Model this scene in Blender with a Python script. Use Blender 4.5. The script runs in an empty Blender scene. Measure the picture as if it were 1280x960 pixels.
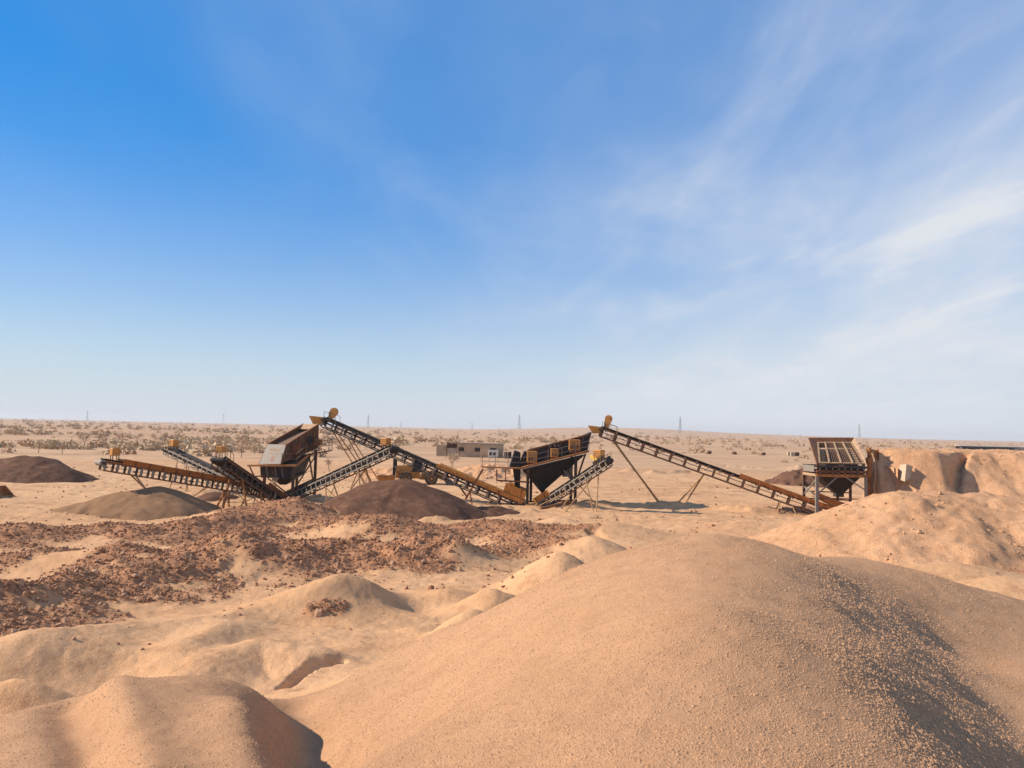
import bpy, math, random
import numpy as np
from mathutils import Vector, Matrix

R = math.radians
random.seed(7)
rng = np.random.default_rng(11)
sc = bpy.context.scene
COL = sc.collection

# ------------------------------------------------------------------ camera
F = 1000.0                      # focal length in pixels of the 1280 x 960 photograph
EYE = 7.0                       # eye height over the plain
PITCH = math.atan(56.5 / F)
ROLL = math.atan(0.02266)
CAM = np.array([0.0, 0.0, EYE])
_R0 = np.array([1.0, 0, 0]); _U0 = np.array([0, -math.sin(PITCH), math.cos(PITCH)])
_FW = np.array([0, math.cos(PITCH), math.sin(PITCH)])
_RT = _R0 * math.cos(ROLL) + _U0 * math.sin(ROLL)
_UP = -_R0 * math.sin(ROLL) + _U0 * math.cos(ROLL)
cam = bpy.data.cameras.new('camera')
cam.sensor_width = 36.0; cam.lens = 36.0 * F / 1280.0
cam.clip_start = 0.1; cam.clip_end = 30000
camo = bpy.data.objects.new('camera', cam); COL.objects.link(camo)
M4 = Matrix(((_RT[0], _UP[0], -_FW[0], 0), (_RT[1], _UP[1], -_FW[1], 0), (_RT[2], _UP[2], -_FW[2], EYE), (0, 0, 0, 1)))
camo.matrix_world = M4
sc.camera = camo

# ------------------------------------------------------------------ sky, sun, exposure
SUN_EL, SUN_AZ = R(31.5), R(4.0)          # from the left, a little from beyond
to_sun = Vector((-math.cos(SUN_AZ) * math.cos(SUN_EL), math.sin(SUN_AZ) * math.cos(SUN_EL), math.sin(SUN_EL)))
world = bpy.data.worlds.new('World'); sc.world = world; world.use_nodes = True
wn = world.node_tree; wn.nodes.clear()
def wnode(t, **k):
    n = wn.nodes.new(t)
    for a, b in k.items(): setattr(n, a, b)
    return n
def wl(a, b): wn.links.new(a, b)
sky = wnode('ShaderNodeTexSky', sky_type='NISHITA', sun_disc=False)
sky.sun_elevation = SUN_EL
sky.sun_rotation = math.atan2(to_sun.x, to_sun.y)
sky.altitude = 0; sky.air_density = 1.0; sky.dust_density = 0.2; sky.ozone_density = 2.5
hs = wnode('ShaderNodeHueSaturation'); hs.inputs['Saturation'].default_value = 2.0; hs.inputs['Value'].default_value = 1.14
hs.inputs['Hue'].default_value = 0.5
wl(sky.outputs[0], hs.inputs['Color'])
tint = wnode('ShaderNodeMix', data_type='RGBA', blend_type='MULTIPLY'); tint.inputs[0].default_value = 1.0; wl(hs.outputs[0], tint.inputs[6]); tint.inputs[7].default_value = (.34, 1.02, 1.13, 1)   # deep dry desert blue
# cirrus: noise on a plane high above the ground
tc = wnode('ShaderNodeTexCoord'); sep = wnode('ShaderNodeSeparateXYZ'); wl(tc.outputs['Generated'], sep.inputs[0])
def wmath(op, a, b=None, clamp=False):
    n = wnode('ShaderNodeMath', operation=op); n.use_clamp = clamp
    for i, v in enumerate((a, b)):
        if v is None: continue
        if isinstance(v, (int, float)): n.inputs[i].default_value = v
        else: wl(v, n.inputs[i])
    return n.outputs[0]
zc = wmath('ADD', wmath('MAXIMUM', sep.outputs[2], 0.0), 0.13)
cu = wmath('DIVIDE', sep.outputs[0], zc); cv = wmath('DIVIDE', sep.outputs[1], zc)
comb = wnode('ShaderNodeCombineXYZ'); wl(cu, comb.inputs[0]); wl(cv, comb.inputs[1])
def wnoise(scale, detail, rough, dist, rot, stretch, off):
    mp = wnode('ShaderNodeMapping'); mp.inputs['Rotation'].default_value = (0, 0, R(rot))
    mp.inputs['Scale'].default_value = (stretch, 1, 1); mp.inputs['Location'].default_value = (off, off * .7, 0)
    wl(comb.outputs[0], mp.inputs[0])
    n = wnode('ShaderNodeTexNoise'); n.inputs['Scale'].default_value = scale; n.inputs['Detail'].default_value = detail
    n.inputs['Roughness'].default_value = rough; n.inputs['Distortion'].default_value = dist
    wl(mp.outputs[0], n.inputs['Vector']); return n.outputs[0]
def wramp(v, a, b):
    m = wnode('ShaderNodeMapRange'); m.interpolation_type = 'SMOOTHSTEP'
    wl(v, m.inputs[0]); m.inputs[1].default_value = a; m.inputs[2].default_value = b
    return m.outputs[0]
streak = wramp(wnoise(1.0, 5, .55, .75, 24, 2.4, 3.1), .38, .82)
veil = wramp(wnoise(.42, 4, .5, .9, 18, 1.3, 7.7), .30, .74)
fine = wramp(wnoise(2.6, 5, .55, .8, 30, 2.2, 1.7), .20, .85)
side = wramp(cu, -1.2, 1.7)                       # the cirrus bank thickens towards the right
cl = wmath('MULTIPLY', wmath('ADD', wmath('MULTIPLY', streak, .72), wmath('MULTIPLY', veil, .85)), wmath('ADD', wmath('MULTIPLY', fine, .35), .65))
cl = wmath('MULTIPLY', cl, wmath('ADD', wmath('MULTIPLY', side, 1.0), .05))
cl = wmath('ADD', wmath('MULTIPLY', cl, .72), wmath('MULTIPLY', wmath('POWER', side, 1.5), .36), True)
# milky air low over the plain
low = wmath('POWER', 2.718, wmath('MULTIPLY', wmath('POWER', wmath('MULTIPLY', wmath('MAXIMUM', sep.outputs[2], 0.0), 5.6), 1.6), -1.0))
low = wmath('MULTIPLY', low, .97)
mixl = wnode('ShaderNodeMix', data_type='RGBA'); wl(low, mixl.inputs[0]); azm = wnode('ShaderNodeMix', data_type='RGBA'); azm.inputs[0].default_value = .5; wl(tint.outputs[2], azm.inputs[6]); azm.inputs[7].default_value = (.10, 2.3, 6.4, 1); wl(azm.outputs[2], mixl.inputs[6])
mixl.inputs[7].default_value = (5.5, 5.95, 6.6, 1)
mixc = wnode('ShaderNodeMix', data_type='RGBA'); wl(cl, mixc.inputs[0]); wl(mixl.outputs[2], mixc.inputs[6])
mixc.inputs[7].default_value = (6.2, 6.5, 7.0, 1)
bg = wnode('ShaderNodeBackground'); bg.inputs['Strength'].default_value = 0.085
wl(mixc.outputs[2], bg.inputs['Color'])
wo = wnode('ShaderNodeOutputWorld'); wl(bg.outputs[0], wo.inputs['Surface'])

sl = bpy.data.lights.new('sun', 'SUN'); sl.energy = 5.0; sl.angle = R(0.53); sl.color = (1.0, .87, .70)
so = bpy.data.objects.new('sun', sl); COL.objects.link(so)
so.rotation_euler = to_sun.to_track_quat('Z', 'Y').to_euler(); so.location = (-60, 20, 80)
sc.view_settings.view_transform = 'Standard'; sc.view_settings.look = 'None'
sc.view_settings.gamma = 1.0; sc.view_settings.exposure = 0.50
sc.view_settings.use_curve_mapping = False
sc.cycles.max_bounces = 5; sc.cycles.diffuse_bounces = 3; sc.cycles.volume_bounces = 0

# ------------------------------------------------------------------ pixel -> place
def ray(px, py):
    return (px - 640) / F * _RT + (480 - py) / F * _UP + _FW
def G(px, py, z=0.0):                       # the point of height z seen at a pixel
    d = ray(px, py); t = (z - EYE) / d[2]
    return CAM + d * t
def V(px, py, Y):                           # the point at depth Y seen at a pixel
    d = ray(px, py); return CAM + d * (Y / d[1])
def vec(a): return Vector((float(a[0]), float(a[1]), float(a[2])))

# ------------------------------------------------------------------ tagging, meshes
def tag(o, label, cat, group=None):
    o['label'] = label; o['category'] = cat
    if group: o['group'] = group
    return o
OFF = {}
def thing(name, label, cat, loc, rz=0.0, group=None):
    o = bpy.data.objects.new(name, None); COL.objects.link(o)
    o.empty_display_size = .3
    o.location = loc; o.rotation_euler = (0, 0, rz)
    OFF[o] = Vector((0, 0, 0))
    return tag(o, label, cat, group)

class MB:
    def __init__(s): s.v = []; s.f = []; s.sm = False
    def hexa(s, p):                       # 8 corners: bottom 4 ccw, top 4 ccw
        n = len(s.v); s.v += [Vector(q) for q in p]
        s.f += [(n+3, n+2, n+1, n), (n+4, n+5, n+6, n+7), (n, n+1, n+5, n+4), (n+1, n+2, n+6, n+5), (n+2, n+3, n+7, n+6), (n+3, n, n+4, n+7)]
        return s
    def box(s, c, d, ax=None):
        c = Vector(c); x, y, z = d[0]/2, d[1]/2, d[2]/2
        A = ax or (Vector((1, 0, 0)), Vector((0, 1, 0)), Vector((0, 0, 1)))
        P = lambda i, j, k: c + A[0]*x*i + A[1]*y*j + A[2]*z*k
        return s.hexa([P(-1,-1,-1), P(1,-1,-1), P(1,1,-1), P(-1,1,-1), P(-1,-1,1), P(1,-1,1), P(1,1,1), P(-1,1,1)])
    def bar(s, p, q, w, h=None, up=(0, 0, 1)):
        p, q = Vector(p), Vector(q); h = h or w
        d = (q - p); L = d.length; d = d / L; up = Vector(up)
        if abs(d.dot(up)) > .98: up = Vector((0, 1, 0))
        a = d.cross(up).normalized(); b = a.cross(d)
        return s.box((p + q) / 2, (L, w, h), (d, a, b))
    def tube(s, p, q, r, n=10, r2=None):
        p, q = Vector(p), Vector(q); r2 = r if r2 is None else r2
        d = (q - p).normalized(); up = Vector((0, 0, 1)) if abs(d.z) < .9 else Vector((1, 0, 0))
        a = d.cross(up).normalized(); b = d.cross(a); k = len(s.v)
        for c, rr in ((p, r), (q, r2)):
            for i in range(n):
                t = 2*math.pi*i/n; s.v.append(c + (a*math.cos(t) + b*math.sin(t))*rr)
        for i in range(n):
            j = (i+1) % n; s.f.append((k+i, k+n+i, k+n+j, k+j))
        s.f.append(tuple(range(k, k+n))); s.f.append(tuple(reversed(range(k+n, k+2*n))))
        return s
    def prism(s, poly, w):                # polygon swept along vector w
        n = len(poly); k = len(s.v); w = Vector(w)
        s.v += [Vector(p) for p in poly] + [Vector(p) + w for p in poly]
        s.f.append(tuple(reversed(range(k, k+n)))); s.f.append(tuple(range(k+n, k+2*n)))
        for i in range(n):
            j = (i+1) % n; s.f.append((k+i, k+j, k+n+j, k+n+i))
        return s
    def lathe(s, c, ax, prof, n=18):      # profile (along axis, radius)
        c = Vector(c); d = Vector(ax).normalized(); up = Vector((0, 0, 1)) if abs(d.z) < .9 else Vector((1, 0, 0))
        a = d.cross(up).normalized(); b = d.cross(a); k = len(s.v); m = len(prof)
        for (t, r) in prof:
            for i in range(n):
                g = 2*math.pi*i/n; s.v.append(c + d*t + (a*math.cos(g) + b*math.sin(g))*max(r, .001))
        for q in range(m-1):
            for i in range(n):
                j = (i+1) % n; s.f.append((k+q*n+i, k+(q+1)*n+i, k+(q+1)*n+j, k+q*n+j))
        s.f.append(tuple(range(k, k+n))); s.f.append(tuple(reversed(range(k+(m-1)*n, k+m*n))))
        return s
    def mesh(s, name, m, origin, smooth=False):
        me = bpy.data.meshes.new(name)
        me.from_pydata([tuple(v - origin) for v in s.v], [], s.f)
        me.materials.append(m)
        if smooth: me.polygons.foreach_set('use_smooth', [True]*len(me.polygons))
        me.update(); return me
    def build(s, name, m, parent=None, smooth=False, bevel=0.0):
        c = Vector((0, 0, 0))
        for v in s.v: c += v
        c /= len(s.v)
        me = s.mesh(name, m, c, smooth)
        o = bpy.data.objects.new(name, me); COL.objects.link(o)
        if bevel:
            b = o.modifiers.new('bevel', 'BEVEL'); b.width = bevel; b.segments = 2; b.limit_method = 'ANGLE'
        if parent is not None:
            o.parent = parent; o.location = c - OFF[parent]
        else: o.location = c
        OFF[o] = c
        return o
def inst(name, me, parent, loc, axes=None):   # repeats of one mesh as parts
    o = bpy.data.objects.new(name, me); COL.objects.link(o); o.parent = parent
    loc = Vector(loc); OFF[o] = loc
    m = Matrix.Translation(loc - OFF[parent])
    if axes: m = m @ Matrix((axes[0], axes[1], axes[2])).transposed().to_4x4()
    o.matrix_local = m
    return o

# ------------------------------------------------------------------ materials
def newmat(name):
    m = bpy.data.materials.new(name); m.use_nodes = True; nt = m.node_tree
    b = nt.nodes['Principled BSDF']; b.inputs['Specular IOR Level'].default_value = .25
    return m, nt, b
def N(nt, t, **k):
    n = nt.nodes.new(t)
    for a, b in k.items(): setattr(n, a, b)
    return n
def noise_node(nt, co, scale, detail=5, rough=.6, dist=0):
    n = N(nt, 'ShaderNodeTexNoise'); n.inputs['Scale'].default_value = scale; n.inputs['Detail'].default_value = detail
    n.inputs['Roughness'].default_value = rough; n.inputs['Distortion'].default_value = dist
    nt.links.new(co, n.inputs['Vector']); return n.outputs[0]
def ramp_node(nt, v, a, b):
    m = N(nt, 'ShaderNodeMapRange'); nt.links.new(v, m.inputs[0]); m.inputs[1].default_value = a; m.inputs[2].default_value = b
    m.interpolation_type = 'SMOOTHSTEP'; return m.outputs[0]
def mix_node(nt, f, a, b):
    m = N(nt, 'ShaderNodeMix', data_type='RGBA')
    if isinstance(f, float): m.inputs[0].default_value = f
    else: nt.links.new(f, m.inputs[0])
    for i, c in ((6, a), (7, b)):
        if isinstance(c, tuple): m.inputs[i].default_value = (*c, 1)
        else: nt.links.new(c, m.inputs[i])
    return m.outputs[2]
def paint(name, c, rust=(.16, .075, .04), wear=.5, rough=.6, scale=1.6, metal=0.0, dust=.25):
    """painted or bare steel: colour, rust blotches, a film of desert dust on what faces up"""
    m, nt, b = newmat(name)
    co = N(nt, 'ShaderNodeTexCoord').outputs['Object']
    geo = N(nt, 'ShaderNodeNewGeometry')
    n1 = noise_node(nt, geo.outputs['Position'], scale, 7, .68)
    n2 = noise_node(nt, geo.outputs['Position'], scale*5, 5, .6)
    col = mix_node(nt, ramp_node(nt, n2, .35, .7), c, tuple(x*.72 for x in c))
    col = mix_node(nt, ramp_node(nt, n1, .66-wear*.3, .74-wear*.2), col, rust)
    sp = N(nt, 'ShaderNodeSeparateXYZ'); nt.links.new(geo.outputs['Normal'], sp.inputs[0])
    du = N(nt, 'ShaderNodeMath', operation='MULTIPLY'); nt.links.new(ramp_node(nt, sp.outputs[2], .1, .9), du.inputs[0])
    du.inputs[1].default_value = dust
    col = mix_node(nt, du.outputs[0], col, (.38, .25, .15))
    nt.links.new(col, b.inputs['Base Color'])
    b.inputs['Roughness'].default_value = rough; b.inputs['Metallic'].default_value = metal
    bp = N(nt, 'ShaderNodeBump'); bp.inputs['Strength'].default_value = .25; bp.inputs['Distance'].default_value = .02
    nt.links.new(n2, bp.inputs['Height']); nt.links.new(bp.outputs[0], b.inputs['Normal'])
    return m
def plain(name, c, rough=.7, c2=None, scale=3.0, bump=.2, dist=.03):
    m, nt, b = newmat(name)
    geo = N(nt, 'ShaderNodeNewGeometry')
    n1 = noise_node(nt, geo.outputs['Position'], scale, 7, .65)
    nt.links.new(mix_node(nt, ramp_node(nt, n1, .35, .68), c, c2 or tuple(x*.65 for x in c)), b.inputs['Base Color'])
    b.inputs['Roughness'].default_value = rough
    bp = N(nt, 'ShaderNodeBump'); bp.inputs['Strength'].default_value = bump; bp.inputs['Distance'].default_value = dist
    nt.links.new(n1, bp.inputs['Height']); nt.links.new(bp.outputs[0], b.inputs['Normal'])
    return m
def sand(name, cA, cB, cC, grain=45.0, gstr=.5, gdist=.012, lump=.35, rubble=None, plain_col=None):
    """loose mineral ground: tone drifts over metres, grain over centimetres"""
    m, nt, b = newmat(name)
    pos = N(nt, 'ShaderNodeNewGeometry').outputs['Position']
    big = noise_node(nt, pos, .22, 6, .62, .4); mid = noise_node(nt, pos, 1.7, 6, .66); fine = noise_node(nt, pos, grain, 3, .7)
    lum = noise_node(nt, pos, 7.0, 5, .65)
    col = mix_node(nt, ramp_node(nt, big, .36, .64), cA, cB)
    col = mix_node(nt, ramp_node(nt, mid, .45, .75), col, cC)
    if plain_col:
        at = N(nt, 'ShaderNodeAttribute', attribute_name='far').outputs['Fac']
        pc = mix_node(nt, ramp_node(nt, noise_node(nt, pos, .035, 8, .6, .6), .36, .66), plain_col[0], plain_col[1])
        pc = mix_node(nt, ramp_node(nt, noise_node(nt, pos, .35, 6, .7), .50, .78), pc, plain_col[2])
        mp = N(nt, 'ShaderNodeMapping'); mp.inputs['Scale'].default_value = (.10, .55, 1); mp.inputs['Rotation'].default_value = (0, 0, .12); nt.links.new(pos, mp.inputs[0])
        stn = noise_node(nt, mp.outputs[0], 1.0, 7, .68, 1.2)
        sf = N(nt, 'ShaderNodeMath', operation='MULTIPLY'); nt.links.new(ramp_node(nt, stn, .46, .66), sf.inputs[0]); sf.inputs[1].default_value = .75
        pc = mix_node(nt, sf.outputs[0], pc, plain_col[2])
        sf2 = N(nt, 'ShaderNodeMath', operation='MULTIPLY'); nt.links.new(ramp_node(nt, noise_node(nt, mp.outputs[0], 2.7, 6, .7, 1.5), .54, .72), sf2.inputs[0]); sf2.inputs[1].default_value = .5
        pc = mix_node(nt, sf2.outputs[0], pc, tuple(v*.78 for v in plain_col[2]))
        at2 = N(nt, 'ShaderNodeAttribute', attribute_name='scrubland').outputs['Fac']
        sc2 = mix_node(nt, ramp_node(nt, noise_node(nt, mp.outputs[0], .16, 7, .65, 1.0), .40, .62), (.54, .345, .205), (.41, .25, .145))
        sc2 = mix_node(nt, ramp_node(nt, noise_node(nt, pos, .05, 8, .7), .5, .7), sc2, (.36, .215, .125))
        pc = mix_node(nt, at2, pc, sc2)
        col = mix_node(nt, at, col, pc)
    if rubble:
        at = N(nt, 'ShaderNodeAttribute', attribute_name='rubble').outputs['Fac']
        col = mix_node(nt, at, col, rubble)
    d = N(nt, 'ShaderNodeMapRange'); nt.links.new(fine, d.inputs[0]); d.inputs[1].default_value = .3; d.inputs[2].default_value = .7
    d.inputs[3].default_value = .74; d.inputs[4].default_value = 1.22
    vm = N(nt, 'ShaderNodeVectorMath', operation='SCALE'); nt.links.new(col, vm.inputs[0]); nt.links.new(d.outputs[0], vm.inputs['Scale'])
    nt.links.new(vm.outputs[0], b.inputs['Base Color'])
    b.inputs['Roughness'].default_value = .95; b.inputs['Specular IOR Level'].default_value = .1
    b1 = N(nt, 'ShaderNodeBump'); b1.inputs['Strength'].default_value = lump; b1.inputs['Distance'].default_value = .05
    nt.links.new(lum, b1.inputs['Height'])
    b2 = N(nt, 'ShaderNodeBump'); b2.inputs['Strength'].default_value = gstr; b2.inputs['Distance'].default_value = gdist
    nt.links.new(fine, b2.inputs['Height']); nt.links.new(b1.outputs[0], b2.inputs['Normal'])
    nt.links.new(b2.outputs[0], b.inputs['Normal'])
    return m

M = {}
M['ground'] = sand('ground_sand', (.62, .36, .19), (.57, .318, .16), (.45, .24, .12), 32, .8, .018, .6,
                   rubble=(.37, .18, .092), plain_col=((.565, .32, .165), (.63, .385, .208), (.39, .21, .106)))
M['pile'] = sand('coarse_sand', (.50, .285, .157), (.48, .268, .144), (.42, .23, .12), 85, .9, .012, .22)
M['orange_sand'] = sand('orange_sand', (.66, .375, .205), (.60, .33, .172), (.49, .25, .122), 14, .8, .07, .9)
M['dark_sand'] = sand('dark_sand', (.120, .057, .034), (.140, .069, .042), (.215, .118, .072), 22, .6, .04, .5)  # paler third tone paints in the lit streaks of the stockpiles
M['brown_sand'] = sand('brown_sand', (.255, .138, .072), (.285, .158, .083), (.20, .105, .056), 22, .6, .04, .5)
M['rock'] = plain('rubble_rock', (.40, .205, .108), .92, (.24, .112, .060), 1.1, .5, .03)
M['rock_big'] = plain('boulder_rock', (.48, .28, .16), .92, (.31, .165, .092), 1.8, .5, .03)
M['grain'] = plain('grain', (.51, .293, .160), .9, (.40, .22, .117), 38, .2, .003)
M['rust'] = paint('rusty_steel', (.25, .098, .042), (.13, .052, .027), .6, .8)
M['orange'] = paint('rusty_orange_paint', (.42, .165, .048), (.22, .085, .036), .5, .7)
M['yellow'] = paint('worn_yellow_paint', (.54, .245, .06), (.29, .115, .042), .5, .55)
M['bright_yellow'] = paint('yellow_paint', (.78, .47, .08), (.5, .25, .06), .15, .5, dust=.2)
M['dark'] = paint('dark_steel', (.055, .046, .042), (.13, .065, .04), .5, .65, dust=.25)
M['black'] = paint('black_steel', (.028, .025, .024), (.07, .04, .028), .3, .6, dust=.15)
M['grey'] = paint('grey_steel', (.25, .215, .18), (.26, .16, .10), .35, .6)
M['lightgrey'] = paint('pale_grey_steel', (.27, .235, .20), (.26, .16, .095), .4, .6)
M['brown_steel'] = paint('brown_steel', (.15, .075, .045), (.085, .042, .028), .5, .75)
M['strut'] = paint('ochre_strut', (.42, .24, .10), (.25, .12, .06), .4, .7)
M['rubber'] = plain('belt_rubber', (.030, .027, .026), .8, (.055, .043, .036), 2.0, .1)
M['roller'] = paint('roller_steel', (.22, .17, .14), (.13, .07, .05), .5, .5)
M['tyre'] = plain('tyre_rubber', (.05, .042, .037), .9, (.12, .085, .06), 2.0, .2)
M['white'] = paint('dusty_white_paint', (.74, .70, .64), (.45, .33, .24), .2, .5, dust=.15)
M['glass'] = plain('dark_glass', (.025, .027, .03), .15, (.04, .04, .04), 1.0, 0)
M['block'] = plain('concrete_block', (.50, .345, .215), .9, (.40, .27, .165), .8, .3)
M['roof'] = plain('roof_sheet', (.40, .32, .25), .8, (.33, .26, .20), .6, .1)
M['concrete'] = plain('pale_concrete', (.48, .38, .27), .9, (.38, .29, .20), 1.0, .3)
M['shrub'] = plain('dry_shrub', (.56, .38, .23), .9, (.42, .28, .165), .8, 0)
M['shrub_green'] = plain('dull_green_shrub', (.45, .34, .195), .9, (.55, .38, .23), .5, 0)
M['twig'] = plain('grey_twigs', (.60, .43, .29), .9, (.50, .35, .23), .8, 0)
M['bark'] = plain('bark', (.16, .11, .075), .95, (.11, .075, .05), 3.0, .3)
M['pylon'] = plain('pylon_steel', (.30, .30, .31), .6, (.26, .26, .27), .05, 0)
M['timber'] = plain('dusty_timber', (.44, .29, .17), .9, (.32, .20, .12), 3.0, .4)
M['pink_rubble'] = plain('reddish_rubble', (.45, .24, .14), .95, (.30, .15, .09), .9, .5)

# ------------------------------------------------------------------ numeric helpers
def hash2(ix, iy, seed):
    h = (ix.astype(np.int64) * 374761393 + iy.astype(np.int64) * 668265263 + seed * 1442695041) & 0xffffffff
    h = ((h ^ (h >> 13)) * 1274126177) & 0xffffffff
    return ((h ^ (h >> 16)) & 0xffff) / 65535.0
def vnoise(x, y, seed=0):
    ix = np.floor(x); iy = np.floor(y); fx = x - ix; fy = y - iy
    fx = fx*fx*fx*(fx*(fx*6-15)+10); fy = fy*fy*fy*(fy*(fy*6-15)+10)
    a = hash2(ix, iy, seed); b = hash2(ix+1, iy, seed); c = hash2(ix, iy+1, seed); d = hash2(ix+1, iy+1, seed)
    return (a*(1-fx)+b*fx)*(1-fy) + (c*(1-fx)+d*fx)*fy - .5
def fbm(x, y, o=4, seed=0, g=.5):
    s = 0; a = 1.0
    for i in range(o):
        s = s + a*vnoise(x*2**i + 17.3*i, y*2**i - 9.1*i, seed+i); a *= g
    return s
def smax(a, b, k):
    h = np.clip(.5 + .5*(a-b)/k, 0, 1); return b*(1-h) + a*h + k*h*(1-h)
def sstep(x, a, b):
    t = np.clip((x-a)/(b-a), 0, 1); return t*t*(3-2*t)
def seg_dist(x, y, pts):
    """distance to a polyline, and the third coordinate interpolated along it"""
    best = np.full(np.shape(x), 1e9); val = np.zeros(np.shape(x))
    for p, q in zip(pts[:-1], pts[1:]):
        dx, dy = q[0]-p[0], q[1]-p[1]; L = dx*dx+dy*dy+1e-9
        t = np.clip(((x-p[0])*dx+(y-p[1])*dy)/L, 0, 1)
        d = np.hypot(x-p[0]-t*dx, y-p[1]-t*dy); w = d < best
        best = np.where(w, d, best); val = np.where(w, p[2]+t*(q[2]-p[2]), val)
    return best, val

# ------------------------------------------------------------------ the lie of the land
# near piles: thin-plate surface through heights read off the photograph (pixel, height)
PIX = [(880,668,5.45),(820,680,5.30),(985,686,5.25),(740,706,4.70),(640,750,3.95),(560,784,3.25),(480,822,2.60),(395,868,2.05),
       (880,760,5.42),(940,840,5.25),(800,960,5.15),(640,960,4.85),(640,850,4.55),(760,800,5.05),
       (480,900,3.40),(430,960,3.60),(530,860,3.70),(700,740,4.75),
       (1050,697,4.70),(1150,722,4.25),(1280,757,3.70),(1280,820,3.95),(1400,800,3.7)]
XYZ = [(0,0,5.2),(-3,0,4.4),(8,0,3.9),(8,4,3.9),(-6,0,3.6),(-9,3,2.6),(0,-6,4.5),(-10,-6,2),(10,-6,2),
       (3.2,15.5,4.0),(3,18.5,2.2),(3,22,1.0),(9,20.5,2.2),(9,25,.9),(16,20,2.0),(16,26,.8),(-1,19.5,1.4),(-2,23,.8),
       (-6,16.5,1.15),(-6,20,.85),(-11,17,1.0),(-12,13,1.5),(-16,12,1.2),(-16,20,.7),(-10,23,.65),(4,28,.6),(-4,28,.6),(14,30,.6),(20,12,1.5),(-20,4,1)]
HUMP = [(200,850,3.30),(110,868,3.25),(20,890,3.05),(235,900,3.55),(110,930,3.45),(200,958,3.68),(285,855,3.35),(300,900,3.50),(318,945,3.56),
        (372,872,2.72),(378,900,2.78),(386,930,2.95),(384,964,3.20),(330,868,3.10)]
RIDGE = [(4.15, 11.6, 5.26), (3.35, 9.4, 5.22), (2.78, 7.5, 5.18), (2.42, 6.0, 5.10), (2.28, 4.8, 5.02), (2.2, 3.2, 5.0), (2.2, 1.6, 5.0)]
FACE = []
for k_, (a_, b_, z_) in enumerate(RIDGE):
    a1_, b1_, _ = RIDGE[max(0, k_-1)]; a2_, b2_, _ = RIDGE[min(len(RIDGE)-1, k_+1)]
    l_ = math.hypot(a2_-a1_, b2_-b1_); n_ = (-(b2_-b1_)/l_, (a2_-a1_)/l_)
    FACE.append((a_, b_, z_))
    for s_ in (.25, .8, 1.5, 2.2): FACE.append((a_+n_[0]*s_, b_+n_[1]*s_, z_ - .572*(s_-.10)))
    for s_, w_ in ((2.8, .0), (3.6, .0)): FACE.append((a_+n_[0]*s_, b_+n_[1]*s_, z_ - .572*2.15 + w_))
ctrl = [np.array(p) for p in FACE] + [G(a, b, z) for a, b, z in PIX] + [np.array(p, float) for p in XYZ] + [G(a, b, z) for a, b, z in HUMP]
ctrl = np.array(ctrl)
def tps_fit(c, lam=.0005):
    n = len(c); d = np.hypot(c[:, None, 0]-c[None, :, 0], c[:, None, 1]-c[None, :, 1])
    K = np.where(d > 0, d*d*np.log(d+1e-12), 0) + lam*np.eye(n)
    P = np.c_[np.ones(n), c[:, :2]]; A = np.block([[K, P], [P.T, np.zeros((3, 3))]])
    return np.linalg.solve(A, np.r_[c[:, 2], np.zeros(3)])
W_ = tps_fit(ctrl)
def tps(x, y):
    s = W_[-3] + W_[-2]*x + W_[-1]*y
    for w, c in zip(W_[:-3], ctrl):
        d2 = (x-c[0])**2 + (y-c[1])**2
        s = s + w*.5*d2*np.log(d2+1e-12)
    return s

# low mounds between the piles and the plant: crest pixel, crest height, radii (across, deep), turn, lean
MOUNDS = [  # px, py, z, rx, ry, rot
 (60,800,1.55,7.5,4.0,18),(180,800,1.15,10,5.5,12),
 (430,724,1.55,3.4,3.6,0),(560,735,.85,2.0,2.0,0),(612,738,1.30,2.3,1.8,10),(590,762,1.65,2.2,1.6,15),(570,790,1.9,1.6,1.4,20),
 (700,690,2.05,2.9,3.6,0),(742,672,1.35,3.2,3.2,0),(110,688,.95,5.0,2.8,0),(318,672,.9,4.2,2.4,0),(560,690,.8,3.0,2.0,0),
 (660,655,.6,4.0,2.5,0),(760,652,1.0,4.6,4.0,0),(700,646,.9,2.6,3.0,0),(460,660,.7,4.0,3.0,0),(30,640,.3,6,3,0),
 (1000,650,.7,4.0,2.5,0),(930,652,.5,4,2,0),(1190,704,1.7,8,4.5,0),(1262,722,2.0,7,4,0),(20,850,1.9,3.5,1.5,0),(370,632,.9,3.6,3.0,0),(290,636,.75,3.2,3.0,0)]
MND = []
for px, py, z, rx, ry, rot in MOUNDS:
    p = G(px, py, z); MND.append((p[0], p[1], z, rx, ry, R(rot)))
# rubble banks: pixel polyline, half width, height
RUB = [([(25,668),(130,662),(200,668),(275,658)],2.9,.55),([(270,660),(350,646),(420,652),(505,660)],2.8,.55),
       ([(430,662),(520,668),(600,662),(665,672)],3.2,.6),([(-60,800),(20,776),(90,757),(170,733),(250,716),(312,703)],3.0,1.0),
       ([(335,712),(430,696),(500,702)],3.0,.75),([(500,702),(600,694),(690,686)],2.7,.6),([(-40,664),(25,664)],2.2,.4),
       ([(110,722),(225,690),(330,686)],1.5,.35),([(0,706),(90,690)],1.4,.3),([(395,787),(420,785)],.30,.12),
       ([(330,640),(420,640)],2.2,.3),([(1225,712),(1275,712)],.9,.3)]
RUBW = [([tuple(G(a, b, .3)[:2])+(1.0,) for a, b in pts], w, h) for pts, w, h in RUB]
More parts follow.
